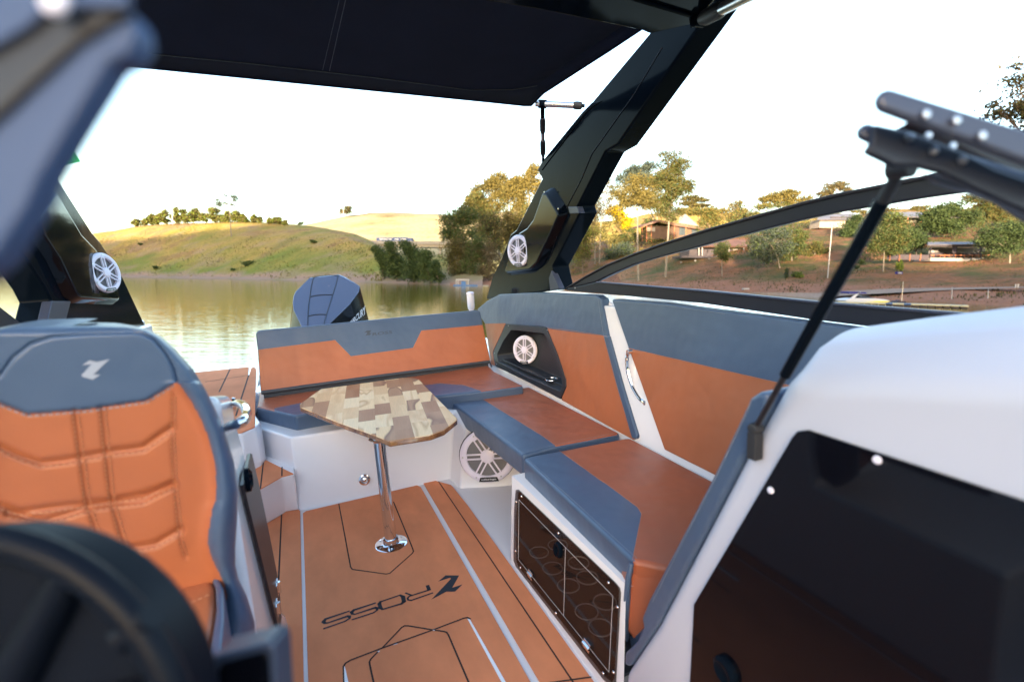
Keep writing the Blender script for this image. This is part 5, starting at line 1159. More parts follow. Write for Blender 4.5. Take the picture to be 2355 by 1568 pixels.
tall = [
 ((1140,1230),[(1200,560,110,110),(1380,500,100,90),(1300,700,130,110),(1160,700,70,60)],'leaf_green','leaf_olive','dark spreading tree left of the tower leg over the bridge',(1210,800),2600,2.0),
 ((1260,1240),[(1250,1130,80,90),(1230,980,90,100),(1330,900,90,90),(1260,840,80,70)],'leaf_olive','leaf_tan','olive brown tree at the shore right of the bridge pillar',(1250,1000),2000,1.8),
 ((1420,1230),[(1400,1100,70,100),(1430,950,90,110),(1520,830,100,90),(1560,1000,70,100)],'leaf_green','leaf_tan','narrow green tree behind the floating hut',(1440,1000),2200,2.0),
 ((1640,1245),[(1640,1120,80,90),(1560,1160,70,60),(1700,1000,80,120),(1620,900,80,90)],'leaf_tan','leaf_tan','brown leafless looking tree at the shore beside the tower leg',(1650,950),900,1.8),
 ((1760,1000),[(1440,290,60,50),(1520,200,80,60),(1640,110,90,70),(1560,330,100,80),(1480,400,90,60)],'leaf_olive','leaf_gold','tall golden topped eucalyptus with open crown, leftmost beside the tower leg',(1740,600),3000,3.0),
 ((1890,1000),[(1780,90,110,90),(1900,190,120,110),(1740,260,110,90),(1960,60,90,60),(1700,400,90,70)],'leaf_gold','leaf_olive','tall golden eucalyptus in the middle of the grove behind the tower leg',(1880,560),3600,3.0),
 ((2010,1000),[(2080,80,110,110),(2160,-30,100,70),(2050,260,110,110),(2190,160,90,90),(2000,420,100,80)],'leaf_gold','leaf_gold','tall golden eucalyptus touching the tower leg on its left',(2020,560),3400,3.0)]
tall += [
 ((1560,1010),[(1330,420,90,60),(1420,380,90,70),(1500,300,80,70),(1390,520,110,80),(1560,470,90,80)],'leaf_olive','leaf_green','olive crowned tree leaning over the bridge end, left of the golden eucalyptus trees',(1540,700),2600,2.2),
 ((1830,1040),[(1640,560,110,110),(1760,640,110,110),(1560,680,100,90),(1700,780,110,100)],'leaf_tan','leaf_olive','thin tan trees massed in the middle of the grove below the golden crowns',(1800,820),2400,1.6),
 ((1960,1100),[(1900,520,90,110),(1980,620,90,120),(1880,720,100,100),(1960,820,80,90)],'leaf_olive','leaf_tan','slim olive tree directly beside the lower tower leg',(1940,800),2200,1.6)]
for base, bl, lm, lm2, lb, fk, n, tr in tall:
    bx, by = vv(*base); dp = dsh(min(bx, 1105), min(by, 640))+ (6 if base[1] > 1100 else 22)
    tree('shore_tree' if base[1] > 1100 else 'eucalyptus_tree', lb, (bx, by), dp, [(*vv(x, y), rx*.1953*1.3, ry*.1953*1.3) for x, y, rx, ry in bl], lm, 'bark_pale', n=int(n*1.3), ls=2.9, tr=tr, fork=vv(*fk), clump=13, lm2=lm2, bare=base[1] > 1100)
# ---- right of the tower leg (W zoom)
def ww(x, y): return T2('W', x, y)
kW = 1/(2.61375*1.7393)
rt_ = [
 ('bare_tree',(90,1330),[(120,1050,70,110),(60,900,60,90)],'leaf_green','leaf_lime','small green tree at the shore directly right of the tower leg',None,800,1.5,0),
 ('bare_tree',(345,1310),[(330,1080,110,110),(300,930,130,80),(380,840,110,80),(230,1000,80,70)],'leaf_olive','leaf_lime','yellow green drooping tree right of the tower leg',(345,1100),2000,1.6,0),
 ('poplar_tree',(470,1260),[(420,520,60,110),(400,700,90,110),(460,380,50,110),(490,230,35,60),(380,850,90,70)],'leaf_tan','leaf_gold','tall thin tan tree closest to the right side of the tower leg',(465,760),2400,2.0,8),
 ('poplar_tree',(515,1240),[(560,430,60,150),(540,650,70,120),(630,520,40,150),(600,300,35,70)],'leaf_tan','leaf_tan','slender almost leafless tree, second right of the tower leg',(530,800),700,1.8,6),
 ('eucalyptus_tree',(925,1370),[(900,360,110,70),(780,440,90,90),(960,420,110,90),(860,500,130,80),(980,560,80,80),(760,560,70,60)],'leaf_gold','leaf_olive','pale trunked eucalyptus with a broad golden crown, left of the brown house',(915,640),4200,3.4,0),
 ('eucalyptus_tree',(1205,1330),[(1240,60,90,60),(1290,160,110,70),(1400,180,90,80),(1270,260,130,70),(1420,330,110,80),(1250,330,130,70),(1260,430,150,80),(1200,560,110,90),(1240,660,110,80),(1400,420,80,60)],'leaf_olive','leaf_green','tallest tree of the right bank, many tiered crown in front of the brown house',(1250,640),6500,3.2,0),
 ('eucalyptus_tree',(1190,980),[(860,250,110,60),(780,310,80,50),(960,210,110,60),(1060,170,80,50),(1010,290,80,60),(690,430,60,50)],'leaf_blue','leaf_blue','grey green tree spreading behind the golden crowned eucalyptus',(1000,520),3000,2.4,26),
 ('eucalyptus_tree',(1130,1000),[(1130,320,110,70),(1120,450,100,90),(1060,540,80,80),(1160,540,90,80)],'leaf_gold','leaf_olive','golden tree squeezed between the two tallest trees of the right bank',(1120,700),2600,2.2,16),
 ('ipe_tree',(770,1010),[(660,610,70,30),(700,680,90,50),(760,730,70,50),(790,800,60,40),(620,650,40,25)],'leaf_yellow','leaf_yellow','bright yellow flowering tree left of the pale eucalyptus trunk',(740,860),2000,1.6,20),
 ('shore_tree',(700,1150),[(720,1050,120,60),(640,1090,70,60),(800,1050,60,50)],'leaf_blue','leaf_green','rounded grey green bushy tree below the yellow one',None,1500,1.6,4),
 ('shore_tree',(830,1010),[(850,900,100,60),(740,950,80,60),(960,950,80,50)],'leaf_green','leaf_olive','dark undergrowth tree under the golden crowned eucalyptus',None,1300,1.4,12),
 ('shore_tree',(1160,960),[(1150,830,90,60),(1060,800,60,60),(1130,910,90,60),(1030,890,50,50)],'leaf_dark','leaf_green','dark green tree in front of the brown house veranda',None,1600,1.6,2),
 ('umbrella_tree',(1580,850),[(1480,505,90,20),(1580,525,80,18),(1440,560,70,22),(1560,580,90,18)],'leaf_olive','leaf_tan','flat topped umbrella shaped tree behind the brown house',(1550,700),1500,1.8,14),
 ('umbrella_tree',(1690,840),[(1430,650,80,30),(1530,640,90,30),(1660,660,90,50),(1700,730,70,60),(1620,740,60,40)],'leaf_gold','leaf_green','low golden tree right of the brown house roof',(1640,760),1900,1.6,12),
 ('bare_tree',(1930,760),[(1930,600,70,60),(1900,700,80,50),(1990,680,70,50),(2050,720,60,40)],'leaf_gold','leaf_tan','thin golden tree on the skyline above the window frame',(1930,700),1500,1.4,40)]
for nm, base, bl, lm, lm2, lb, fk, n, tr, add in rt_:
    bx, by = ww(*base); dp = rb.depth(bx, by)+add
    tree(nm, lb, (bx, by), dp, [(*ww(x, y), rx*kW*1.25, ry*kW*1.2) for x, y, rx, ry in bl], lm, 'bark_pale' if tr != 1.6 else 'bark_dark', n=int(n*1.15), ls=2.7, tr=tr*.85, fork=ww(*fk) if fk else None, clump=10, lm2=lm2, bare=(nm in ('bare_tree', 'poplar_tree')))
def xx(x, y): return T2('X', x, y)
kX = 1/(2.94375*1.7393)
rx_ = [
 ('gum_tree',(850,1190),[(850,860,60,60),(830,930,75,60),(870,960,60,50)],'leaf_green','leaf_olive','young slim tree with two pale stems in front of the low dark house',(845,960),1000,1.4,0),
 ('shade_tree',(1545,1130),[(1330,740,120,80),(1480,700,120,80),(1290,880,100,90),(1420,920,120,90),(1560,830,110,80)],'leaf_blue','leaf_green','large grey green tree behind the smeared part of the side window, pale leaning trunks',(1500,960),3400,2.2,2),
 ('shade_tree',(1680,1130),[(1640,700,110,70),(1740,760,90,90),(1680,880,110,90),(1600,950,90,60)],'leaf_green','leaf_olive','green tree right of the large grey green one, seen through the window',(1670,980),2600,1.8,8),
 ('shade_tree',(1930,1040),[(1930,880,70,60),(2010,900,70,50),(1880,960,60,40),(1970,830,50,40)],'leaf_olive','leaf_green','low olive tree left of the white lamp post',None,1300,1.4,6),
 ('umbrella_tree',(1570,520),[(1400,300,110,40),(1520,250,120,50),(1650,240,90,60),(1760,290,110,50),(1350,370,90,30),(1600,350,120,40)],'leaf_gold','leaf_olive','broad golden crown rising above the curved window frame',(1590,420),3200,2.0,20),
 ('umbrella_tree',(2190,330),[(2150,140,80,40),(2230,110,70,35),(2290,150,60,40),(2040,230,80,40),(2120,210,60,30),(2330,200,50,30)],'leaf_tan','leaf_olive','sparse flat topped tree poking above the window frame, left of the gas strut',(2190,240),1500,1.6,22),
 ('palm_bush',(1755,1210),[(1755,1175,50,28)],'leaf_lime','leaf_green','small bright green round bush on the lawn, left of the lamp post',None,420,.8,0),
 ('cactus',(1605,1215),[(1605,1155,16,50)],'leaf_green','leaf_blue','slim upright cactus on the lawn left of the round bush',None,260,1.2,0)]
for nm, base, bl, lm, lm2, lb, fk, n, tr, add in rx_:
    bx, by = xx(*base); dp = rb.depth(bx, by)+add
    tree(nm, lb, (bx, by), dp, [(*xx(x, y), rx*kX*1.2, ry*kX*1.15) for x, y, rx, ry in bl], lm, 'bark_pale', n=int(n*1.15), ls=2.8, tr=tr*.85, fork=xx(*fk) if fk else None, clump=10, lm2=lm2, cat='bush' if nm == 'palm_bush' else ('cactus' if nm == 'cactus' else 'tree'))
def yy_(x, y): return T2('Y', x, y)
kY = 1/(2.61307*1.7393)
ry_ = [
 ('shade_tree',(610,1010),[(700,480,110,70),(640,590,120,90),(760,640,110,90),(580,700,110,80),(700,740,110,70)],'leaf_green','leaf_olive','green tree with a white forked trunk right of the gas strut',(620,740),4200,2.2,0),
 ('shade_tree',(560,890),[(520,790,90,80),(600,850,70,50),(620,560,80,50)],'leaf_dark','leaf_dark','dark bushy tree behind the gas strut at the fence end',None,1500,1.4,10),
 ('shade_tree',(690,620),[(690,450,90,50),(740,500,80,50),(650,520,80,60)],'leaf_lime','leaf_olive','sunlit lime green tree top left of the long shed',None,1600,1.4,14),
 ('shade_tree',(250,700),[(320,470,80,60),(280,560,100,70),(220,620,80,50),(340,640,80,60)],'leaf_dark','leaf_green','dark green tree just left of the gas strut, above the lamp post',None,2300,1.6,8),
 ('shade_tree',(950,910),[(960,640,80,70),(900,700,80,70),(990,720,70,50),(880,620,60,50)],'leaf_dark','leaf_green','small dark tree with thin stem left of the open pavilion',(955,800),1900,1.3,2),
 ('shade_tree',(1345,690),[(1200,420,140,70),(1330,380,140,70),(1150,520,120,90),(1260,560,120,90),(1430,440,120,60),(1100,450,60,50)],'leaf_dark','leaf_green','dark wide crowned tree above the open pavilion roof',(1370,560),5200,2.6,4),
 ('bare_tree',(1175,360),[(1180,240,110,80),(1080,280,70,50),(1300,260,90,60)],'leaf_tan','leaf_tan','leafless branching tree top above the dark wide crown',(1180,310),0,1.3,30),
 ('shade_tree',(1900,600),[(1560,240,120,50),(1700,330,120,90),(1850,280,110,80),(1640,420,90,80),(1880,420,110,80)],'leaf_olive','leaf_green','olive tree with a pale trunk behind the black windscreen bars',(1860,420),3600,2.0,12),
 ('shade_tree',(1935,890),[(1700,670,120,60),(1850,620,130,80),(1980,700,120,90),(1800,750,120,60),(1960,560,120,80),(1700,610,80,50),(2100,620,120,90)],'leaf_dark','leaf_green','dark leafy tree covering the right end of the pavilion',(1930,790),4600,2.2,-2),
 ('cactus',(785,1005),[(775,950,18,45),(800,965,14,35)],'leaf_lime','leaf_green','potted upright cactus on the lawn, right of the white trunked tree',None,320,1.2,-1),
 ('young_tree',(300,1115),[(375,910,25,22),(330,960,18,18)],'leaf_green','leaf_green','thin leaning sapling just right of the gas strut foot',(350,940),260,.7,0)]
for nm, base, bl, lm, lm2, lb, fk, n, tr, add in ry_:
    bx, by = yy_(*base); dp = rb.depth(bx, by)+add
    tree(nm, lb, (bx, by), dp, [(*yy_(x, y), rx*kY*1.2, ry*kY*1.15) for x, y, rx, ry in bl], lm, 'bark_pale' if tr > 1.5 else 'bark_dark', n=int(n*1.2), ls=3.0, tr=tr*.85, fork=yy_(*fk) if fk else None, clump=11, lm2=lm2, bare=(nm == 'bare_tree'), cat='cactus' if nm == 'cactus' else 'tree')
# overhanging tree at the right edge, beyond the frame
tree('acacia_tree', 'airy tree crown hanging in at the upper right edge of the photo', (2520, 640), 26, [(2330,190,26,16),(2345,245,40,26),(2310,262,34,16),(2290,240,16,10),(2380,300,60,40),(2350,150,18,10),(2460,200,90,80),(2420,340,70,50)], 'leaf_tan', 'bark_dark', n=3000, ls=6, tr=6, fork=(2440, 400), clump=9, lm2='leaf_olive')
# undergrowth: masses of low foliage nobody could count
def scrub(name, label_kind, dens, region, m1, m2, ls=3.0):
    """region: list of (px0, px1, ybase, ytop, depth) strips"""
    V = []; F = []; Mi = []
    for x0, x1, yb, yt, d in region:
        px = d/FPX; n = int(dens*(x1-x0)*(yb-yt)/100)
        for _ in range(n):
            cx = rng.uniform(x0, x1); h = (noise.noise(V3((cx*.06, yb*.3, 0)))*.5+.62); cy = yb-(yb-yt)*h*rng.uniform(0, 1)**.8
            P_ = np.array(wp(cx, cy, d+rng.uniform(-3, 3))); s_ = ls*px*rng.uniform(.5, 1.15); a = rng.normal(size=3); a /= np.linalg.norm(a); b_ = np.cross(a, rng.normal(size=3)); b_ /= np.linalg.norm(b_)
            i = len(V); V += [P_-a*s_*.5-b_*s_*.28, P_+a*s_*.1-b_*s_*.5, P_+a*s_*.6+b_*s_*.1, P_-a*s_*.1+b_*s_*.45]; F.append((i, i+1, i+2, i+3)); Mi.append(0 if rng.rand() < .6 else 1)
    me = bpy.data.meshes.new(name); me.from_pydata([tuple(v) for v in V], [], F); me.materials.append(MATS[m1]); me.materials.append(MATS[m2]); me.polygons.foreach_set('material_index', Mi); me.update()
    o = bpy.data.objects.new(name, me); COL.objects.link(o); tag(o, label_kind[0], label_kind[1], kind='stuff')
scrub('shore_undergrowth', ('tangled green and brown undergrowth filling the grove on the far shore', 'undergrowth'), 13, [(985, 1240, 652, 550, 150), (1010, 1240, 610, 480, 172), (1085, 1250, 560, 420, 178)], 'leaf_olive', 'leaf_green')
scrub('hill_scrub', ('golden scrub on the right shoulder of the pale hill above the bridge', 'scrub'), 3.5, [(960, 1180, 520, 484, 515), (980, 1180, 560, 512, 430), (880, 1000, 562, 535, 400)], 'leaf_gold', 'leaf_tan', 2.2)
scrub('bank_undergrowth', ('dense leafy undergrowth behind the tall trees of the right bank', 'undergrowth'), 15, [(1230, 1500, 612, 505, rb.depth(1350, 600)+10), (1262, 1430, 560, 420, rb.depth(1350, 600)+24), (1400, 1640, 590, 520, rb.depth(1500, 590)+14), (1560, 1780, 545, 490, rb.depth(1700, 530)+30), (1250, 1440, 640, 590, rb.depth(1340, 625)+2)], 'leaf_olive', 'leaf_gold')
scrub('slope_undergrowth', ('low green hedges and bushes between the sheds on the upper right bank', 'undergrowth'), 16, [(1600, 1960, 552, 485, rb.depth(1800, 535)+6), (1960, 2355, 552, 482, rb.depth(2150, 530)+4), (1640, 1960, 592, 548, rb.depth(1900, 570)+3), (1960, 2130, 600, 560, rb.depth(2080, 590)+1), (2200, 2420, 560, 470, rb.depth(2300, 540)+8), (1700, 1900, 500, 448, rb.depth(1800, 520)+24)], 'leaf_green', 'leaf_olive')
def tufts(name, lab, cat, terr, poly_fn, n, size, mats):
    V = []; F = []; Mi = []
    for _ in range(n):
        x, y = poly_fn()
        if noise.noise(V3((x*.02, y*.09, 3.1)))+rng.uniform(-.5, .5) < -.05: continue
        d = terr.depth(x, y); P_ = np.array(wp(x, y, d-.2)); h = size*rng.uniform(.4, 1.2)
        for k in range(3):
            a = rng.uniform(0, 6.28); e = np.array((math.cos(a), math.sin(a), 0))*h*.8; i = len(V)
            V += [P_-e*.5-np.array((0, 0, .1)), P_+e*.5-np.array((0, 0, .1)), P_+e*.25+np.array((0, 0, h)), P_-e*.35+np.array((0, 0, h*.8))]; F.append((i, i+1, i+2, i+3)); Mi.append(rng.randint(len(mats)))
    me = bpy.data.meshes.new(name); me.from_pydata([tuple(v) for v in V], [], F)
    for m in mats: me.materials.append(MATS[m])
    me.polygons.foreach_set('material_index', Mi); me.update(); o = bpy.data.objects.new(name, me); COL.objects.link(o); tag(o, lab, cat, kind='stuff')
def pl_left():
    x = rng.uniform(-60, 880); yt = float(np.interp(x, [-60,150,262,350,450,600,720,820,880], [560,548,531,518,513,512,521,541,580])); yb = float(np.interp(x, shx, shy))-4
    return x, yt+(yb-yt)*rng.uniform(0, 1)
def pl_right():
    x = rng.uniform(1245, 2420); yt = float(np.interp(x, [1245,1400,1600,1800,2400], [590,560,545,530,520])); yb = float(np.interp(x, rbx, rby))-8
    return x, yt+(yb-yt)*rng.uniform(0, 1)
tufts('hill_grass', 'dry grass tufts scattered over the left hill', 'grass', lh, pl_left, 14000, .36, ['leaf_gold', 'leaf_lime', 'leaf_gold', 'leaf_olive'])
tufts('bank_grass', 'grass tufts and weeds scattered over the right bank', 'grass', rb, pl_right, 11000, .14, ['leaf_olive', 'leaf_green', 'leaf_tan'])
# ridge line trees behind the right bank
for i, x in enumerate([1590,1625,1660,1700,1740,1790,1850,1910,1970,2040,2110,2180,2260,2330]):
    y = float(np.interp(x, [1560,1620,1700,1800,1900,2000,2100,2200,2355], [486,487,494,502,497,490,484,480,478]))
    tree('ridge_tree', 'hazy golden tree on the distant wooded ridge, %s from its left end' % ORD[i], (x, y+2), 318, [(x-8, y-3, 12, 6), (x+9, y-4, 13, 7), (x, y-7, 9, 5)], 'leaf_olive', 'bark_dark', n=300, ls=2.6, tr=.8, group='trees along the distant wooded ridge', clump=5, lm2='leaf_gold')

# ---------------------------------------------------------------- buildings, bridge, dock, posts
def pbox(g, k, x0, y0, x1, y1, d, dep, m, dz=0):
    """box whose front face covers a picture rectangle at distance d, dep metres deep"""
    a = wp(*T2(k, x0, y1), d); b = wp(*T2(k, x1, y0), d); c = V3(((a.x+b.x)/2, d+dep/2, (a.z+b.z)/2)); g.box(c, (abs(b.x-a.x), dep, abs(b.z-a.z)), m)
def wq(k, x, y, d): return wp(*T2(k, x, y), d)
# brown house on the slope
d1 = rb.depth(*ww(1250, 950))+1
h1 = thing('house', 'brown house with low pitched tiled roof and veranda among the tall trees', 'house', wq('W', 1250, 940, d1), boat=False)
g = G(); pbox(g, 'W', 1010, 800, 1560, 930, d1, 7, 'wall_brown'); g.build('wall', h1)
g = G(); A = [wq('W', 940, 800, d1-2), wq('W', 1140, 728, d1-1), wq('W', 1290, 760, d1-1), wq('W', 1600, 820, d1-2), wq('W', 1600, 835, d1-2), wq('W', 1290, 790, d1-1), wq('W', 1140, 750, d1-1), wq('W', 940, 815, d1-2)]
g.slab(A, (0, 10, .6), 'roof_tile'); g.build('roof', h1)
g = G(); g.slab([wq('W', 1350, 765, d1-1.2), wq('W', 1350, 700, d1+4), wq('W', 1420, 672, d1+5), wq('W', 1560, 800, d1-1)], (0, .2, .1), 'wall_cream'); g.build('sun_toned_gable', h1)  # sun on this face is put into its pale cream colour
for x in (965, 1010, 1060, 1300, 1420):
    g = G(); g.tube([wq('W', x, 960, d1-1.5), wq('W', x, 790, d1-1.5)], .09, 'wood_red', 6); g.build('post', h1)
for x0, x1 in ((1012, 1100), (1350, 1420), (1480, 1550)):
    g = G(); pbox(g, 'W', x0, 812, x1, 850 if x0 < 1100 else 890, d1-.1, .1, 'wall_cream' if x0 < 1100 else 'window_dark'); g.build('window', h1)
# low dark house with reddish roof behind the window frame
d2 = rb.depth(*xx(700, 960))-1
h2 = thing('house', 'long low house with a reddish roof and dark open front, seen through the side window', 'house', wq('X', 760, 960, d2), boat=False)
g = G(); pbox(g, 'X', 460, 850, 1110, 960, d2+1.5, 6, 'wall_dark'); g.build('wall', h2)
g = G(); g.slab([wq('X', 430, 835, d2-1), wq('X', 1150, 840, d2-1), wq('X', 1120, 760, d2+4), wq('X', 520, 740, d2+4)], (0, .3, -.25), 'roof_tile'); g.build('roof', h2)
g = G(); pbox(g, 'X', 980, 870, 1100, 948, d2+1.2, .3, 'wall_cream'); g.build('door', h2)
for x in (575, 615, 1105, 930):
    g = G(); g.tube([wq('X', x, 955, d2-.5), wq('X', x, 835, d2-.5)], .09, 'post_white', 6); g.build('post', h2)
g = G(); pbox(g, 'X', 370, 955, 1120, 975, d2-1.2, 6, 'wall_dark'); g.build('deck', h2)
for x in (367, 533, 697):
    t = thing('planter', 'small white planter on the slope below the long low house, %s from the left' % ORD[(367,533,697).index(x)], 'planter', wq('X', x, 1035, d2-6), 'white planters below the long low house', boat=False)
    g = G(); y_ = {367:1035,533:1015,697:998}[x]; dq = rb.depth(*xx(x, y_)); c = wq('X', x, y_-4, dq-.3); g.lathe(c, (0, 0, 1), [(.16, -.1), (.22, .18), (.18, .18), (.15, .1)], 'post_white', 10); t.base = t.base; g.build('pot', t)
# wall and shed row on the terrace
d3 = rb.depth(*yy_(100, 560))-1
h3 = thing('shed', 'long shed with grey roof and pale plank wall behind the lamp post', 'shed', wq('Y', 100, 550, d3), boat=False)
g = G(); pbox(g, 'Y', -60, 470, 290, 552, d3, 4, 'wall_cream'); g.build('wall', h3)
g = G(); g.slab([wq('Y', -80, 465, d3-1), wq('Y', 320, 462, d3-1), wq('Y', 300, 400, d3+4), wq('Y', -60, 415, d3+4)], (0, .2, -.2), 'roof_grey'); g.build('roof', h3)
g = G(); pbox(g, 'Y', 60, 440, 290, 468, d3-.1, .3, 'wall_dark'); g.build('window', h3)
h4 = thing('shed', 'open fronted shed with a long grey roof, right of the gas strut', 'shed', wq('Y', 900, 540, d3), boat=False)
g = G(); g.slab([wq('Y', 640, 440, d3-1), wq('Y', 1035, 432, d3-1), wq('Y', 1020, 385, d3+4), wq('Y', 650, 385, d3+4)], (0, .2, -.25), 'roof_grey'); g.build('roof', h4)
g = G(); pbox(g, 'Y', 660, 460, 1000, 540, d3+2, 2, 'wall_cream'); g.build('wall', h4)
g = G(); pbox(g, 'Y', 800, 445, 1000, 470, d3+1.8, .1, 'wall_dark'); g.build('window', h4)
for x in (865, 1005, 700):
    g = G(); g.tube([wq('Y', x, 545, d3-.8), wq('Y', x, 440, d3-.8)], .10, 'wood_red', 6); g.build('post', h4)
h5 = thing('house', 'small white walled house right of the open shed', 'house', wq('Y', 1080, 540, d3), boat=False)
g = G(); pbox(g, 'Y', 1005, 460, 1150, 545, d3+1, 4, 'wall_cream'); g.build('wall', h5)
for x0, x1 in ((1030, 1055), (1085, 1115)): g = G(); pbox(g, 'Y', x0, 480, x1, 540, d3+.95, .1, 'window_dark'); g.build('window', h5)
g = G(); pbox(g, 'Y', 995, 448, 1160, 462, d3+.6, 5, 'roof_grey'); g.build('roof', h5)
h6 = thing('house', 'pale house with grey roof half hidden by trees at the right', 'house', wq('Y', 1600, 520, d3), boat=False)
g = G(); pbox(g, 'Y', 1430, 430, 1960, 530, d3+3, 5, 'wall_cream'); g.build('wall', h6)
g = G(); g.slab([wq('Y', 1400, 430, d3+1.5), wq('Y', 2000, 420, d3+1.5), wq('Y', 1960, 385, d3+7), wq('Y', 1440, 395, d3+7)], (0, .2, -.25), 'roof_grey'); g.build('roof', h6)
for x0, x1 in ((1540, 1580), (1680, 1730), (1820, 1860)): g = G(); pbox(g, 'Y', x0, 440, x1, 525, d3+2.95, .1, 'window_dark'); g.build('window', h6)
# open pavilion
d4 = rb.depth(*yy_(1300, 905))-.5
pv = thing('pavilion', 'open pavilion with grey sheet roof, dark posts and red wooden tables', 'pavilion', wq('Y', 1370, 900, d4), boat=False)
g = G(); g.slab([wq('Y', 1078, 728, d4-.4), wq('Y', 1800, 720, d4-.4), wq('Y', 1790, 698, d4+4), wq('Y', 1075, 700, d4+4)], (0, .15, -.12), 'roof_grey'); g.build('roof', pv)
g = G(); pbox(g, 'Y', 1090, 738, 2060, 748, d4, .15, 'wall_dark'); g.build('beam', pv)
for x in (1107, 1355, 1640, 1890):
    g = G(); pbox(g, 'Y', x-8, 735, x+8, 900, d4, .2, 'wall_dark'); g.build('post', pv)
g = G(); pbox(g, 'Y', 1330, 735, 1385, 815, d4+.1, .1, 'wall_dark'); pbox(g, 'Y', 1600, 735, 1650, 795, d4+.1, .1, 'wall_dark'); g.build('curtain', pv)
g = G(); pbox(g, 'Y', 1100, 875, 2200, 900, d4-.2, 3, 'concrete'); g.build('floor_slab', pv)
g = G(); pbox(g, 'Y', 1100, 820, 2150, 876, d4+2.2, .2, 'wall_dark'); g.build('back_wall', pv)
g = G(); pbox(g, 'Y', 1090, 770, 2250, 830, d4+3.2, .2, 'concrete'); g.build('pale_screen', pv)
for i, x in enumerate((1118,1230,1280,1345,1440,1520,1590,1700,1770,1850,1900,1980,2050)):
    t = thing('table_set', 'red wooden picnic table under the pavilion, %s from the left' % ORD[i], 'table', wq('Y', x, 875, d4+1), 'red wooden tables under the pavilion', boat=False)
    g = G(); pbox(g, 'Y', x-26, 835, x+26, 842, d4+.6, .7, 'wood_red'); g.build('tabletop', t)
    for dx in (-22, 20): g = G(); pbox(g, 'Y', x+dx-2, 828, x+dx+3, 880, d4+.6, .08, 'wood_red'); g.build('leg', t)
t = thing('parasol', 'red awning edge at the far right under the dark leafy tree', 'awning', wq('Y', 2070, 830, d4+.5), boat=False)
g = G(); g.slab([wq('Y', 2045, 850, d4+.4), wq('Y', 2045, 815, d4+.4), wq('Y', 2110, 795, d4+.4), wq('Y', 2160, 850, d4+.4)], (0, 1.5, 0), 'red_awning'); g.build('cloth', t)
g = G(); g.tube([wq('Y', 2080, 900, d4+1), wq('Y', 2080, 830, d4+1)], .04, 'post_white', 6); g.build('post', t)
# people sitting and standing under the pavilion, tiny
mat('skin', (.45, .25, .17), .6); mat('shirt_dark', (.03, .03, .04), .8); mat('shirt_white', (.6, .6, .62), .8)
def person(label, x, y0, y1, d, m):
    b_ = wq('Y', x, y0, d); t_ = wq('Y', x, y1, d); H = t_.z-b_.z; th = thing('person', label, 'person', b_, boat=False); g = G()
    def q(a, c, dy=0): return b_+V3((a*H, dy*H, c*H))
    g.tube([q(-.05, 0), q(-.05, .25), q(-.05, .5), q(-.01, .55)], [.035*H, .04*H, .055*H, .06*H], 'shirt_dark', 8); g.tube([q(.05, 0), q(.05, .25), q(.05, .5), q(.01, .55)], [.035*H, .04*H, .055*H, .06*H], 'shirt_dark', 8)
    g.tube([q(0, .5), q(0, .6), q(0, .72), q(0, .80), q(0, .84)], [.085*H, .08*H, .10*H, .10*H, .03*H], m, 10)
    for s in (-1, 1): g.tube([q(s*.09, .79), q(s*.13, .65), q(s*.12, .5, -.05)], [.03*H, .026*H, .02*H], m, 6); g.tube([q(s*.12, .5, -.05), q(s*.12, .46, -.06)], [.018*H, .012*H], 'skin', 6)
    g.tube([q(0, .83), q(0, .86), q(0, .90), q(0, .95), q(0, .985)], [.03*H, .045*H, .06*H, .058*H, .025*H], 'skin', 10)
    g.build('body', th); g = G(); g.tube([q(0, .93, .01), q(0, .965, .01), q(0, 1.0, .01)], [.062*H, .06*H, .02*H], 'shirt_dark', 10); g.build('hair', th)
person('person in dark clothes standing right of the second pavilion curtain', 1685, 880, 785, d4+2.2, 'shirt_dark')
person('person in a white shirt standing at the tables under the second curtain', 1618, 880, 795, d4+2.4, 'shirt_white')
person('person in dark clothes at the tables between the two pavilion curtains', 1528, 880, 805, d4+2.4, 'shirt_dark')
# fence left of the pavilion
fn = thing('fence', 'low dark fence with reddish posts left of the pavilion', 'fence', wq('Y', 880, 890, d4), boat=False)
g = G(); pbox(g, 'Y', 650, 835, 1090, 885, d4+.2, .08, 'wall_dark'); g.build('panel', fn)
for x in (680, 780, 890, 1000): g = G(); pbox(g, 'Y', x-6, 825, x+6, 900, d4+.05, .1, 'wood_red'); g.build('post', fn)
# lamp post, posts, signs on the right bank
bx, by = xx(2092, 1210); pole('tall white lamp post on the lawn left of the gas strut', (bx, by), xx(2145, 580), rb.depth(bx, by), .075, name='lamp_post')
for i, (x, yb, yt) in enumerate(((1330, 1290, 1172), (1708, 1292, 1193))):
    px_, py_ = yy_(x, yb); pole('short white wooden post by the road, %s' % ('left one' if i == 0 else 'right one'), (px_, py_), yy_(x, yt), rb.depth(px_, py_), .05, name='road_post', group='white posts by the road')
px_, py_ = yy_(805, 1300); pole('thin metal pole rising behind the small moored boat', (px_, py_), yy_(818, 1115), rb.depth(px_, py_), .03, 'steel', name='thin_pole')
px_, py_ = yy_(1995, 1280); dq = rb.depth(px_, py_); sg = thing('sign', 'small white square sign on a dark post at the right edge by the road', 'sign', wp(px_, py_, dq), boat=False)
g = G(); g.tube([wp(px_, py_, dq)-V3((0, 0, .3)), wq('Y', 2005, 1175, dq)], .035, 'bark_dark', 6); g.build('post', sg)
g = G(); pbox(g, 'Y', 1984, 1140, 2005, 1178, dq-.05, .03, 'post_white'); pbox(g, 'Y', 2010, 1140, 2032, 1178, dq-.05, .03, 'post_white'); g.build('board', sg)
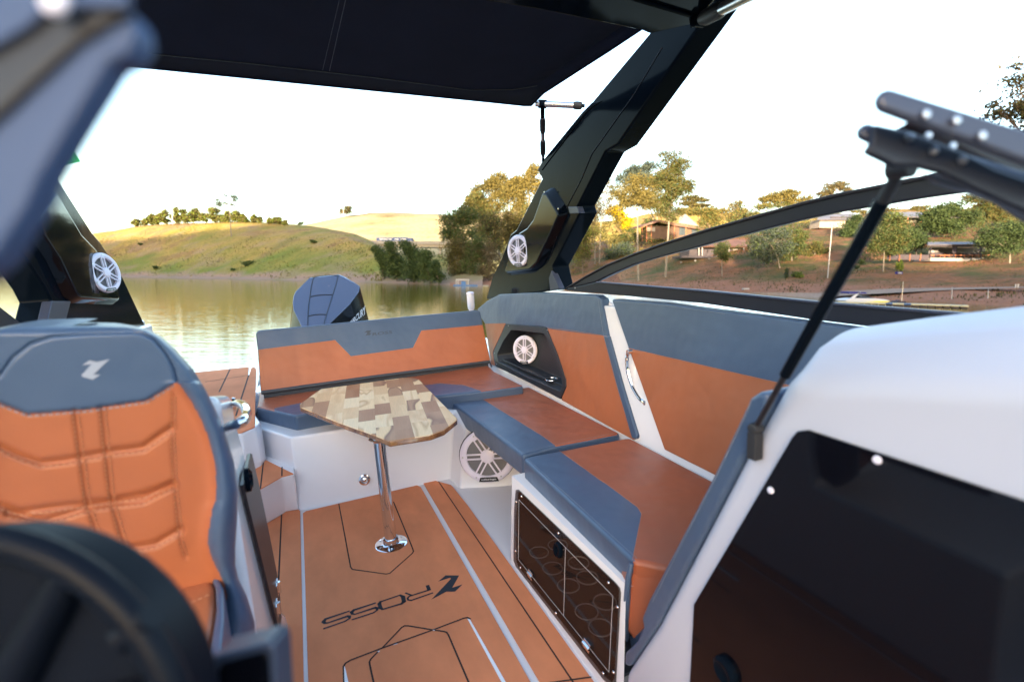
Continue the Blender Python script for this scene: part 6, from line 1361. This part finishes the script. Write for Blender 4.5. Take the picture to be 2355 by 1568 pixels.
px_, py_ = yy_(782, 1035); dq = rb.depth(px_, py_); sg = thing('planter', 'blue edged rectangular planter below the potted cactus', 'planter', wp(px_, py_, dq), boat=False)
g = G(); pbox(g, 'Y', 755, 1012, 812, 1035, dq-1.0, .4, 'awning_blue'); pbox(g, 'Y', 765, 1018, 802, 1030, dq-1.03, .1, 'post_white'); g.build('box', sg)
px_, py_ = xx(1135, 1352); dq = rb.depth(px_, py_); sg = thing('bench', 'pale stone slab bench near the red shoreline, seen through the window', 'bench', wp(px_, py_, dq), boat=False)
g = G(); pbox(g, 'X', 1100, 1333, 1172, 1350, dq-.4, .5, 'post_white'); g.build('slab', sg); g = G(); pbox(g, 'X', 1112, 1350, 1122, 1362, dq-.3, .3, 'concrete'); pbox(g, 'X', 1148, 1350, 1158, 1362, dq-.3, .3, 'concrete'); g.build('foot', sg)
# floating dock: cream and blue blocks with dark floats
pa, pb_ = wwater(*yy_(130, 1352)), wwater(*yy_(1503, 1398)); 
dk = thing('floating_dock', 'floating dock of cream and blue blocks along the right shore', 'dock', pa, boat=False)
segs = ((130, 670, 'dock_cream', 'pontoon'), (670, 745, 'dock_blue', 'pontoon'), (745, 865, 'dock_cream', 'pontoon'), (865, 938, 'dock_blue', 'pontoon'), (938, 1503, 'dock_cream', 'pontoon'))
for x0, x1, m, nm in segs:
    a = pa.lerp(pb_, (x0-130)/1373); b = pa.lerp(pb_, (x1-130)/1373); dv = (b-a).normalized(); nv = V3((-dv.y, dv.x, 0)); 
    g = G(); g.slab([a+V3((0, 0, .22)), b+V3((0, 0, .22)), b+nv*1.2+V3((0, 0, .22)), a+nv*1.2+V3((0, 0, .22))], (0, 0, -.10), m); g.build(nm, dk, bevel=.02)
    k = max(1, int((x1-x0)/75))
    for j in range(k):
        c = a.lerp(b, (j+.5)/k)+nv*.6; L = (b-a).length/k*.86; g = G(); g.box(c+V3((0, 0, .0)), (L, 1.0, .22), 'wall_dark', Matrix((dv, nv, V3((0, 0, 1)))).transposed()); g.build('float', dk, bevel=.04)
# moored small boat
mb_c = wwater(*yy_(470, 1340)); db = mb_c.y+2.0
mb = thing('moored_boat', 'small white and yellow motorboat with a blue awning moored at the floating dock', 'boat', wq('Y', 450, 1330, db), boat=False)
H_ = [wq('Y', *p, db) for p in ((215,1312),(225,1302),(330,1288),(520,1290),(640,1300),(688,1318),(650,1332),(230,1332))]
g = G(); ctr = 1.0
prof = H_; n_ = len(prof)
g.slab(prof, (0, 1.6, 0), 'boat_white'); g.build('hull', mb, bevel=.05)
g = G(); pb2 = [wq('Y', *p, db-.04) for p in ((400,1326),(560,1318),(686,1319),(640,1334),(420,1334))]; g.slab(pb2, (0, .1, 0), 'boat_yellow'); g.build('stripe', mb)
g = G(); g.slab([wq('Y', *p, db+.3) for p in ((330,1290),(375,1268),(450,1264),(520,1290))], (0, 1.0, 0), 'window_dark'); g.build('windscreen', mb, bevel=.02)
g = G(); g.slab([wq('Y', *p, db+.2) for p in ((255,1300),(300,1262),(368,1218),(380,1220),(320,1275),(300,1305))], (0, .12, 0), 'boat_white'); g.slab([wq('Y', *p, db+1.3) for p in ((255,1300),(300,1262),(368,1218),(380,1220),(320,1275),(300,1305))], (0, .12, 0), 'boat_white'); g.build('tower', mb)
g = G(); g.slab([wq('Y', *p, db+.2) for p in ((253,1225),(262,1218),(435,1225),(437,1240),(255,1240))], (0, 1.3, 0), 'awning_blue'); g.build('awning', mb)
jt = thing('jet_ski', 'small dark covered jet ski on the dock right of the moored boat', 'jet ski', wq('Y', 790, 1335, db), boat=False)
g = G(); g.slab([wq('Y', *p, db-.3) for p in ((740,1338),(765,1315),(800,1318),(850,1318),(860,1332),(845,1338))], (0, .8, 0), 'wall_dark'); g.build('hull', jt, bevel=.06); g = G(); g.slab([wq('Y', *p, db-.1) for p in ((762,1318),(775,1305),(790,1308),(800,1320))], (0, .4, 0), 'wall_dark'); g.build('handlebar', jt, bevel=.03)
# floating hut at the far shore
hc = wwater(*vv(1320, 1302)); dh = hc.y
ht = thing('floating_hut', 'small floating hut with white posts and a blue tarp at the far shore', 'hut', hc, boat=False)
g = G(); pbox(g, 'V', 1215, 1295, 1500, 1308, dh-.5, 2.5, 'hut_blue'); g.build('raft', ht)
g = G(); pbox(g, 'V', 1245, 1228, 1400, 1238, dh, 2, 'post_white'); g.build('roof', ht)
g = G(); pbox(g, 'V', 1345, 1238, 1398, 1295, dh+.4, 1.5, 'concrete'); g.build('cabin', ht)
for x in (1250, 1272, 1392): g = G(); pbox(g, 'V', x-3, 1235, x+3, 1298, dh, .15, 'post_white'); g.build('post', ht)
g = G(); pbox(g, 'V', 1310, 1250, 1362, 1298, dh+.2, .5, 'hut_blue'); g.build('tarp', ht)
g = G(); pbox(g, 'V', 1500, 1300, 1630, 1310, dh-.2, 1, 'concrete'); g.build('walkway', ht)
# bridge with a truck
dB = 238
br = thing('bridge', 'pale concrete road bridge crossing behind the shore trees', 'bridge', wq('V', 1000, 820, dB), boat=False)
g = G(); pbox(g, 'V', 200, 785, 1500, 812, dB, 9, 'concrete'); g.build('parapet', br)
g = G(); pbox(g, 'V', 200, 812, 1500, 845, dB+.6, 8, 'wall_cream'); g.build('girder', br)
for x in (1060, 1370, 760): g = G(); pbox(g, 'V', x-14, 845, x+14, 1150, dB+2, 3, 'concrete'); g.build('pier', br)
tk = thing('truck', 'blue articulated truck with white lettering crossing the bridge', 'truck', wq('V', 520, 785, dB+2), boat=False)
g = G(); pbox(g, 'V', 310, 738, 500, 783, dB+1.5, 2.5, 'truck_blue'); g.build('trailer', tk, bevel=.1); g = G(); pbox(g, 'V', 505, 735, 680, 783, dB+1.5, 2.5, 'truck_blue'); g.build('trailer', tk, bevel=.1); g = G(); pbox(g, 'V', 684, 742, 738, 785, dB+1.5, 2.5, 'truck_blue'); g.build('cab', tk, bevel=.2)
for x0, x1 in ((345, 490), (525, 570), (595, 660)): g = G(); pbox(g, 'V', x0, 750, x1, 763, dB+1.4, .08, 'boat_white'); g.build('marking', tk)
tk = thing('truck', 'pale truck on the bridge partly hidden by the dark spreading tree', 'truck', wq('V', 1180, 780, dB+2), boat=False)
g = G(); pbox(g, 'V', 1085, 730, 1290, 780, dB+1.5, 2.5, 'wall_cream'); g.build('trailer', tk, bevel=.1); g = G(); pbox(g, 'V', 1295, 740, 1340, 782, dB+1.5, 2.5, 'boat_white'); g.build('cab', tk, bevel=.2)
